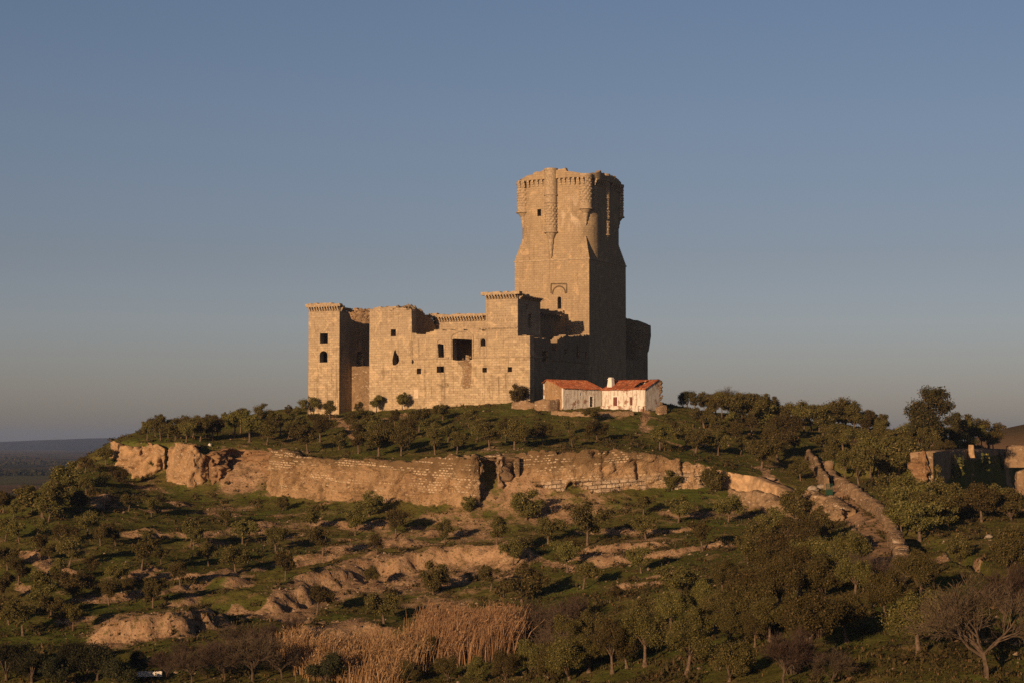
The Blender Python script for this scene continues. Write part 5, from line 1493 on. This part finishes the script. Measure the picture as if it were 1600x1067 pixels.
olive_band('between track and rampart', G1, [(1290,704,38,BU),(1303,708,42),(1318,706,40),(1333,710,42),(1348,704,40),(1362,706,40),(1376,704,40),(1390,702,38),(1402,708,42),(1416,704,40),(1320,748,52),(1343,766,62),(1360,748,56),(1373,752,60),(1388,740,56),(1402,752,60),(1300,730,44),(1345,734,46),(1412,730,44)])
olive_band('on top of the rampart', G1, [(1428,702,40),(1464,711,26,BU),(1480,709,24,BU),(1506,707,26,BU),(1441,704,40),(1452,700,42),(1460,708,44),(1470,702,42),(1482,703,42),(1496,703,44),(1508,700,46),(1520,698,48),(1534,701,48),(1545,702,44),(1552,698,36)])
olive_band('on the slope below the rampart', G1, [(1400,800,56),(1420,812,66),(1437,845,66),(1452,815,56),(1462,830,54),(1483,828,50),(1496,812,44,BU),(1428,782,36,BU),(1446,784,32,BU),(1470,796,40,BU),(1490,802,44,BU),(1516,806,46),(1556,800,44,BU),(1580,812,40,BU),(1534,815,64,RO),(1410,840,56),(1470,800,42,BU)])
olive_band('on the flank below the bastion', G1, [(166,726,28),(133,738,28),(108,762,34,BU),(92,762,28,BU),(236,742,26),(186,752,22,BU),(158,760,24,BU),(135,772,30),(201,798,34),(237,807,32),(66,812,55,BR),(75,817,42),(128,800,38),(5,800,28),(50,800,34),(20,812,30),(110,790,30,BU)])
olive_band("in the left slope's upper row", G1, [(137,836,36),(157,852,34),(181,852,34),(232,853,30),(298,853,38),(8,845,38),(30,848,36),(60,842,32),(56,862,32),(353,821,30),(379,849,34),(302,858,34),(100,850,32)])
olive_band("in the left slope's middle", G1, [(64,867,38),(78,879,34),(107,886,46),(29,913,44),(54,929,46),(140,900,36),(182,917,38),(221,891,42),(252,882,34),(282,915,42),(326,884,38),(368,894,34),(12,890,34),(90,915,38),(200,930,30),(5,940,40)])
olive_band("in the left slope's lowest row", G1, [(36,993,50),(114,985,42),(116,943,48),(170,945,38),(239,949,40),(60,960,42),(14,975,40),(80,965,38)])
olive_band('below the long coursed wall', G1, [(441,798,26,BU),(577,806,38,BU),(485,831,40),(431,862,36),(504,868,40),(446,906,42),(555,836,38),(588,866,36),(619,838,38),(695,848,40),(776,851,40),(734,800,22,BU),(822,812,44,BU),(584,916,36),(495,960,44),(600,974,46),(677,928,46,BU),(767,922,34),(815,940,48,BU),(801,882,44),(857,849,36)])
olive_band('below the wall of pale blocks', G1, [(887,894,46),(911,920,42),(918,852,62),(1009,842,40),(1005,806,38),(1060,816,40),(1138,816,40),(1050,765,32,BU),(1118,768,34,BU),(1098,860,50),(1002,895,44),(1169,884,56),(1058,934,54),(960,935,18,BU),(1230,850,50),(1205,835,44,BU),(1258,858,50),(1285,842,42,BU),(1185,848,40,BU),(1245,812,40,BU)])
olive_band('in the crowded lower grove', G1, [(1130,930,62,NE),(1160,950,64,NB),(1100,962,62,NB),(1195,925,72,NE),(1180,982,72,NB),(1050,985,62,NE),(1140,1012,66,NE),(1250,932,86,NE),(1290,938,84,NB),(1320,902,74,NE),(1010,990,58,NB),(1265,898,60,NB),(1220,962,76,NE),(1090,1002,60,NB),(1225,905,74,NB),(1335,935,66,NE),(1180,1010,60,NE),(1120,985,58,NE)])
olive_band('in the bottom right row', G1, [(957,1052,96,NE),(980,1043,78,NE),(1008,1040,88,NE),(1074,1052,86,NE),(1203,1002,74,NE),(1140,1064,78,NB),(890,1062,74,NB),(1384,975,88,NE),(1324,1003,92,NE),(1436,1025,104,NE),(1438,935,72,NE),(1575,905,88,NB),(1266,1032,106,NE),(1500,880,40,BU),(1600,940,70,NE),(920,1050,80,NE),(860,1066,70,NB)])
olive_band('at the bottom by the reeds', G1, [(790,1062,60,NB),(830,1052,66,NB),(665,1034,46,NB),(700,1062,44,NB),(745,1066,48,NB),(640,1068,40,NB),(885,1012,50,NB),(925,1000,44,NB)])
def band2(kindset, name, word, cat, group, phrase, trees):
    for i, (px, py, hp) in enumerate(sorted(trees)):
        plant(kindset + str(trng.randrange(2)), px, py, hp, name, ' '.join((word, ORD[i], 'from the left', phrase)), cat, group)
band2('oak', 'dark_tree', 'dark evergreen tree,', 'tree', 'dark evergreens along the valley floor', 'along the bottom left edge', [(10,1062,62),(50,1066,54),(88,1072,48),(134,1064,62),(152,1062,58),(185,1074,48),(30,1040,40),(112,1042,44),(215,1046,34)])
plant('oak0', 510, 1072, 56, 'dark_bush', 'black-green rounded bush in front of the dry reeds', 'bush', None)
plant('oak1', 1074, 636, 30, 'dark_tree', 'small dark mushroom-shaped tree on the skyline right of the farmhouses', 'tree', None)
band2('bare', 'bare_tree', 'leafless greyish tree,', 'tree', 'leafless trees', 'in the bottom strip left of the reeds', [(395,1066,84),(350,1064,70),(300,1068,62),(440,1060,66),(260,1060,50),(420,1010,40)])
band2('bare', 'bare_tree', 'leafless brown tree,', 'tree', 'leafless trees', 'at the bottom right', [(1541,1058,172),(1225,1066,92),(1300,1075,70)])
plant('bare1', 1144, 652, 52, 'bare_tree', 'bare twiggy tree poking above the grove on the skyline', 'tree', 'leafless trees')
plant('bare0', 1570, 985, 110, 'bare_tree', 'bare brown tree behind the big leafless tree at the right edge', 'tree', 'leafless trees')
band2('thicket', 'bare_shrub', 'purplish leafless shrub,', 'shrub', 'leafless shrubs', 'in the hollow and beside the track', [(1340,712,28),(1368,912,44),(1345,905,42),(1388,905,38),(1322,915,42),(1405,918,40)])
band2('thicket', 'bare_shrub', 'reddish leafless shrub,', 'shrub', 'leafless shrubs', 'behind the bottom trees', [(860,1000,56),(885,980,48),(835,985,48),(910,965,36),(1266,1000,56),(1240,1050,60),(460,1000,38),(410,1020,44),(365,1015,42),(330,1040,40),(280,1035,36),(870,1040,60)])
# eucalyptus
make_tree('euca', 16.0, 6.0, 3.2, 17, 15000, .22, .30, 501, (0.6, 0), mat='leaf_euca', gap=.9, ncl=16, flare=1.3)
make_tree('euca_side', 10.0, 3.4, 2.0, 13, 7000, .22, .22, 503, (-.5, 0), mat='leaf_euca', gap=.6, ncl=10)
plant('euca', 1456, 704, 112, 'eucalyptus', 'tallest tree on the right, open-crowned, rising behind the rampart grove', 'tree', 'eucalyptus trees')
plant('euca_side', 1497, 700, 62, 'eucalyptus', 'narrower feathery tree just right of the tallest one', 'tree', 'eucalyptus trees')
plant('euca_side', 1434, 704, 58, 'eucalyptus', 'bushy shorter tree just left of the tallest one', 'tree', 'eucalyptus trees')

# prickly pears
def prickly(px, py, Y, n, w, h, label, seed, hang=False):
    rr = random.Random(seed); p = at(px, py, Y); mb = MB()
    for i in range(n):
        c = Vector((rr.uniform(-w, w), rr.uniform(-.5, .5), rr.uniform(-h if hang else 0, h*(.2 if hang else 1))))
        r_ = rr.uniform(.14, .27); ax = Vector((rr.uniform(-1, 1), rr.uniform(-1, .2), rr.uniform(-.3, .3))).normalized()
        a = ax.orthogonal().normalized(); b = ax.cross(a); k = 9
        rim = [c + (a*math.cos(2*math.pi*j/k) + b*math.sin(2*math.pi*j/k)*1.35)*r_ for j in range(k)]
        mb.add(rim + [c + ax*.07, c - ax*.07], [(j, (j+1) % k, k) for j in range(k)] + [((j+1) % k, j, k+1) for j in range(k)])
    o = mb.build('prickly_pear', M['cactus']); o.location = p
    return tag(o, label, 'cactus', 'prickly pears on the rampart')
prickly(1490, 716, 320, 170, 1.7, 3.2, 'biggest yellow-green prickly pear hanging over the dark rampart face', 1, True)
prickly(1540, 713, 346, 90, .7, 2.6, 'narrow prickly pear at the top right of the dark rampart face', 2, True)
prickly(1461, 730, 304.0, 70, 1.1, 1.6, 'prickly pear beside the lit end of the rampart', 3, True)
prickly(1451, 788, 278, 44, .8, 1.2, 'bright yellow prickly pear by the rock hump below the rampart', 4)

# dry reeds
def reeds(name, label, poly, n, hmin, hmax, seed):
    r = np.random.default_rng(seed); V = []
    xs_ = [p[0] for p in poly]; y0, y1 = min(p[1] for p in poly), max(p[2] for p in poly)
    while len(V) < n:
        px = r.uniform(xs_[0], xs_[-1]); a = np.interp(px, xs_, [p[1] for p in poly]); b = np.interp(px, xs_, [p[2] for p in poly])
        py = r.uniform(a, b); V.append((px, py))
    P = np.array([tuple(hit(px, py)[0]) for px, py in V[:600]])
    base = P[r.integers(0, len(P), n)] + np.stack([r.normal(0, .9, n), r.normal(0, 1.6, n), np.zeros(n)], -1)
    base[:, 2] = height(base[:, 0], base[:, 1]) - .1
    clump = fbm(base[:, 0]*.3, base[:, 1]*.3, 0, 3, seed)
    h = r.uniform(hmin, hmax, n)*(1 + .45*clump)
    lean = np.stack([r.normal(0.10, .16, n) + .25*fbm(base[:, 0]*.5, base[:, 1]*.5, 0, 2, seed+1), r.normal(0, .16, n)], -1)
    az = r.uniform(0, np.pi, n); w = np.stack([np.cos(az), np.sin(az), np.zeros(n)], -1)*r.uniform(.022, .05, n)[:, None]
    mid_ = base + np.stack([lean[:, 0]*h*.35, lean[:, 1]*h*.35, h*.55], -1); tip = base + np.stack([lean[:, 0]*h, lean[:, 1]*h, h], -1)
    Q1 = np.stack([base-w, base+w, mid_+w, mid_-w], 1); Q2 = np.stack([mid_-w, mid_+w, tip+w*.4, tip-w*.4], 1)
    # leaves: strips drooping off the canes
    k = n; src = r.integers(0, n, k); f_ = r.uniform(.3, 1, k)[:, None]; st = base[src] + (tip[src]-base[src])*f_
    d = r.normal(size=(k, 3)); d[:, 2] = np.abs(d[:, 2])*.5 - .15; d /= np.linalg.norm(d, axis=1)[:, None]; d *= r.uniform(.3, .8, k)[:, None]
    s_ = np.cross(d, r.normal(size=(k, 3))); s_ /= np.linalg.norm(s_, axis=1)[:, None]; s_ *= .035
    Q3 = np.stack([st-s_, st+s_, st+d+s_*.2, st+d-s_*.2], 1)
    pk = r.integers(0, n, n//2); pd = tip[pk] - mid_[pk]; pd /= np.linalg.norm(pd, axis=1)[:, None]
    pl = pd*r.uniform(.25, .5, len(pk))[:, None] + np.stack([r.normal(.08, .12, len(pk)), r.normal(0, .1, len(pk)), 0*pk], -1)
    pw = np.cross(pd, r.normal(size=(len(pk), 3))); pw /= np.linalg.norm(pw, axis=1)[:, None]; pw *= r.uniform(.025, .055, len(pk))[:, None]
    t0 = tip[pk]; Q4 = np.stack([t0, t0 + pl*.4 + pw, t0 + pl, t0 + pl*.4 - pw], 1)
    o = link_mesh(name, quads_mesh(name, np.concatenate([Q1, Q2, Q3, Q4])), M['reed'])
    return tag(o, label, 'reeds', 'dry reed beds', 'stuff')
reeds('dry_reeds', 'left bed of dry orange reeds above the dark round bush', [(445,1014,1032),(500,1024,1060),(560,1026,1070),(610,1022,1074),(655,1010,1050)], 4600, 1.7, 3.0, 11)
reeds('dry_reeds', 'right taller bed of dry golden reeds', [(660,990,1025),(690,985,1032),(730,988,1036),(775,985,1030),(800,990,1012)], 5200, 2.3, 3.7, 12)

# low scrub and grass tufts, loose stones: uncountable ground cover
def scatter(n, seed, dense):
    r = np.random.default_rng(seed); out = []
    while sum(len(a) for a in out) < n:
        px = r.uniform(-20, 1620, 4000); Yd = r.uniform(135**.5, 395**.5, 4000)**2; X = (px-800)/F*Yd
        s_ = soil_at(X, Yd); keep_ = r.uniform(0, 1, 4000) < dense(s_, X, Yd)
        L_ = np.array([to_local((x, y, 0))[:2] for x, y in zip(X[keep_], Yd[keep_])]) if keep_.any() else np.zeros((0, 2))
        ok = ~((L_[:, 0] < .6) & (L_[:, 0] > -52) & (L_[:, 1] > VF-.5))
        out.append(np.stack([X[keep_][ok], Yd[keep_][ok]], -1))
    return np.concatenate(out)[:n], r
P, r = scatter(42000, 21, lambda s_, X, Y: np.clip(.75 + .9*fbm(X*.12, Y*.12, 0, 3, 55) - .5*s_, .04, 1))
n = len(P); Z = height(P[:, 0], P[:, 1]); base = np.stack([P[:, 0], P[:, 1], Z - .05], -1)
big = (fbm(P[:, 0]*.08, P[:, 1]*.08, 0, 2, 56) + r.normal(0, .3, n)) > .62
hh = np.where(big, r.uniform(.25, .60, n), r.uniform(.12, .32, n))
Q = []
for k in range(6):
    az = r.uniform(0, 2*np.pi, n); d = np.stack([np.cos(az), np.sin(az), np.zeros(n)], -1); s_ = np.stack([-np.sin(az), np.cos(az), np.zeros(n)], -1)
    o0 = base + d*(hh*r.uniform(.0, .5, n))[:, None]; tip = o0 + d*(hh*r.uniform(.1, .7, n))[:, None] + np.stack([0*hh, 0*hh, hh*r.uniform(.6, 1.1, n)], -1)
    w = s_*(hh*r.uniform(.14, .30, n))[:, None]
    Q.append(np.stack([o0-w, o0+w, tip+w*.35, tip-w*.35], 1))
M['tuft'] = mat_leaf('grass_tufts', (.045, .048, .017), (.15, .122, .042), (.24, .165, .075), .2)
tag(link_mesh('grass_tufts', quads_mesh('grass_tufts', np.concatenate(Q)), M['tuft']), 'short grass tufts and low scrub all over the hillside', 'scrub', None, 'stuff')
P, r = scatter(3000, 25, lambda s_, X, Y: np.clip(.45 + 1.4*fbm(X*.09, Y*.09, 0, 3, 65) - .5*s_, .02, 1))
n = len(P); Z = height(P[:, 0], P[:, 1]); c0 = np.stack([P[:, 0], P[:, 1], Z + .02], -1); hh = r.uniform(.25, .85, n)*np.where(r.uniform(0, 1, n) < .12, 1.7, 1)
Q = []
for k in range(46):
    d = r.normal(size=(n, 3)); d[:, 2] = np.abs(d[:, 2])*.8; d /= np.linalg.norm(d, axis=1)[:, None]
    c = c0 + d*(hh*r.uniform(.2, 1, n)**.5)[:, None]*np.array([1, 1, .85])
    t1 = np.cross(d + r.normal(size=(n, 3))*.8, r.normal(size=(n, 3))); t1 /= np.linalg.norm(t1, axis=1)[:, None]; t2 = np.cross(d, t1); w = (hh*r.uniform(.10, .22, n))[:, None]
    Q.append(np.stack([c-t1*w*1.6, c+t2*w*.7, c+t1*w*1.6, c-t2*w*.7], 1))
M['scrub'] = mat_leaf('scrub_leaves', (.055, .052, .018), (.11, .092, .032), (.17, .12, .055), .15)
tag(link_mesh('low_scrub', quads_mesh('low_scrub', np.concatenate(Q)), M['scrub']), 'low dark scrub bushes spread between the olive trees', 'scrub', None, 'stuff')
P, r = scatter(3600, 22, lambda s_, X, Y: np.clip(1.6*(s_-.22) + .5*fbm(X*.1, Y*.1, 0, 3, 57), .015, 1))
n = len(P); Z = height(P[:, 0], P[:, 1]); rs = np.clip(r.lognormal(-2.25, .5, n), .05, .40)
oct_ = np.array([(1,0,0),(0,1,0),(-1,0,0),(0,-1,0),(0,0,1),(0,0,-1)], float)
Vv = oct_[None]*rs[:, None, None]*r.uniform(.6, 1.3, (n, 6, 1))*np.array([1, 1, .7]) + r.normal(0, .12, (n, 6, 3))*rs[:, None, None]
Vv += np.stack([P[:, 0], P[:, 1], Z + rs*.25], -1)[:, None, :]
fo = np.array([(0,1,4),(1,2,4),(2,3,4),(3,0,4),(1,0,5),(2,1,5),(3,2,5),(0,3,5)])
fi = (np.arange(n)[:, None, None]*6 + fo[None]).reshape(-1, 3)
me = bpy.data.meshes.new('loose_stones'); me.from_pydata(Vv.reshape(-1, 3).tolist(), [], fi.tolist()); me.update()
tag(link_mesh('loose_stones', me, M['stone']), 'loose pale stones and rubble strewn over the slopes', 'stones', None, 'stuff')
# far scrub wood on the plain: one mass
r = np.random.default_rng(31); Q = []
px = r.uniform(-60, 330, 5200); Yd = 700*np.exp(r.uniform(0, 2.0, 5200)); X = (px-800)/F*Yd
kp = (fbm(X/200, Yd/330, 0, 3, 61) > .13); X, Yd = X[kp], Yd[kp]; Z = height(X, Yd); n = len(X)
for k in range(7):
    rad = r.uniform(1.5, 3.4, n); d = r.normal(size=(n, 3)); d[:, 2] = np.abs(d[:, 2]); d /= np.linalg.norm(d, axis=1)[:, None]
    c = np.stack([X, Yd, Z], -1) + d*rad[:, None]*np.array([1.2, 1.2, .9]) + np.array([0, 0, .8])
    t1 = np.cross(d, r.normal(size=(n, 3))); t1 /= np.linalg.norm(t1, axis=1)[:, None]; t2 = np.cross(d, t1); s_ = rad[:, None]*.8
    Q.append(np.stack([c-t1*s_, c+t2*s_, c+t1*s_, c-t2*s_], 1))
tag(link_mesh('far_woods', quads_mesh('far_woods', np.concatenate(Q)), M['leaf_dark']), 'dark scrub woods on the hazy plain at the far left', 'woods', None, 'stuff')

# ------------------------------------------------------------------ air
HAZE = 6.5e-5
mb = MB(); mb.box(-16500, 16500, -450, 17000, -75, 92)
t = NT('haze_air')
out = t.t.nodes['Material Output']; t.t.nodes.remove(t.b)
pv = t.n('VolumePrincipled'); pv.inputs['Color'].default_value = (.34, .50, .90, 1); pv.inputs['Density'].default_value = HAZE
pv.inputs['Anisotropy'].default_value = 0.0
t.l(pv.outputs[0], out.inputs['Volume'])
hz = mb.build('haze', t.m); tag(hz, kind='stuff')
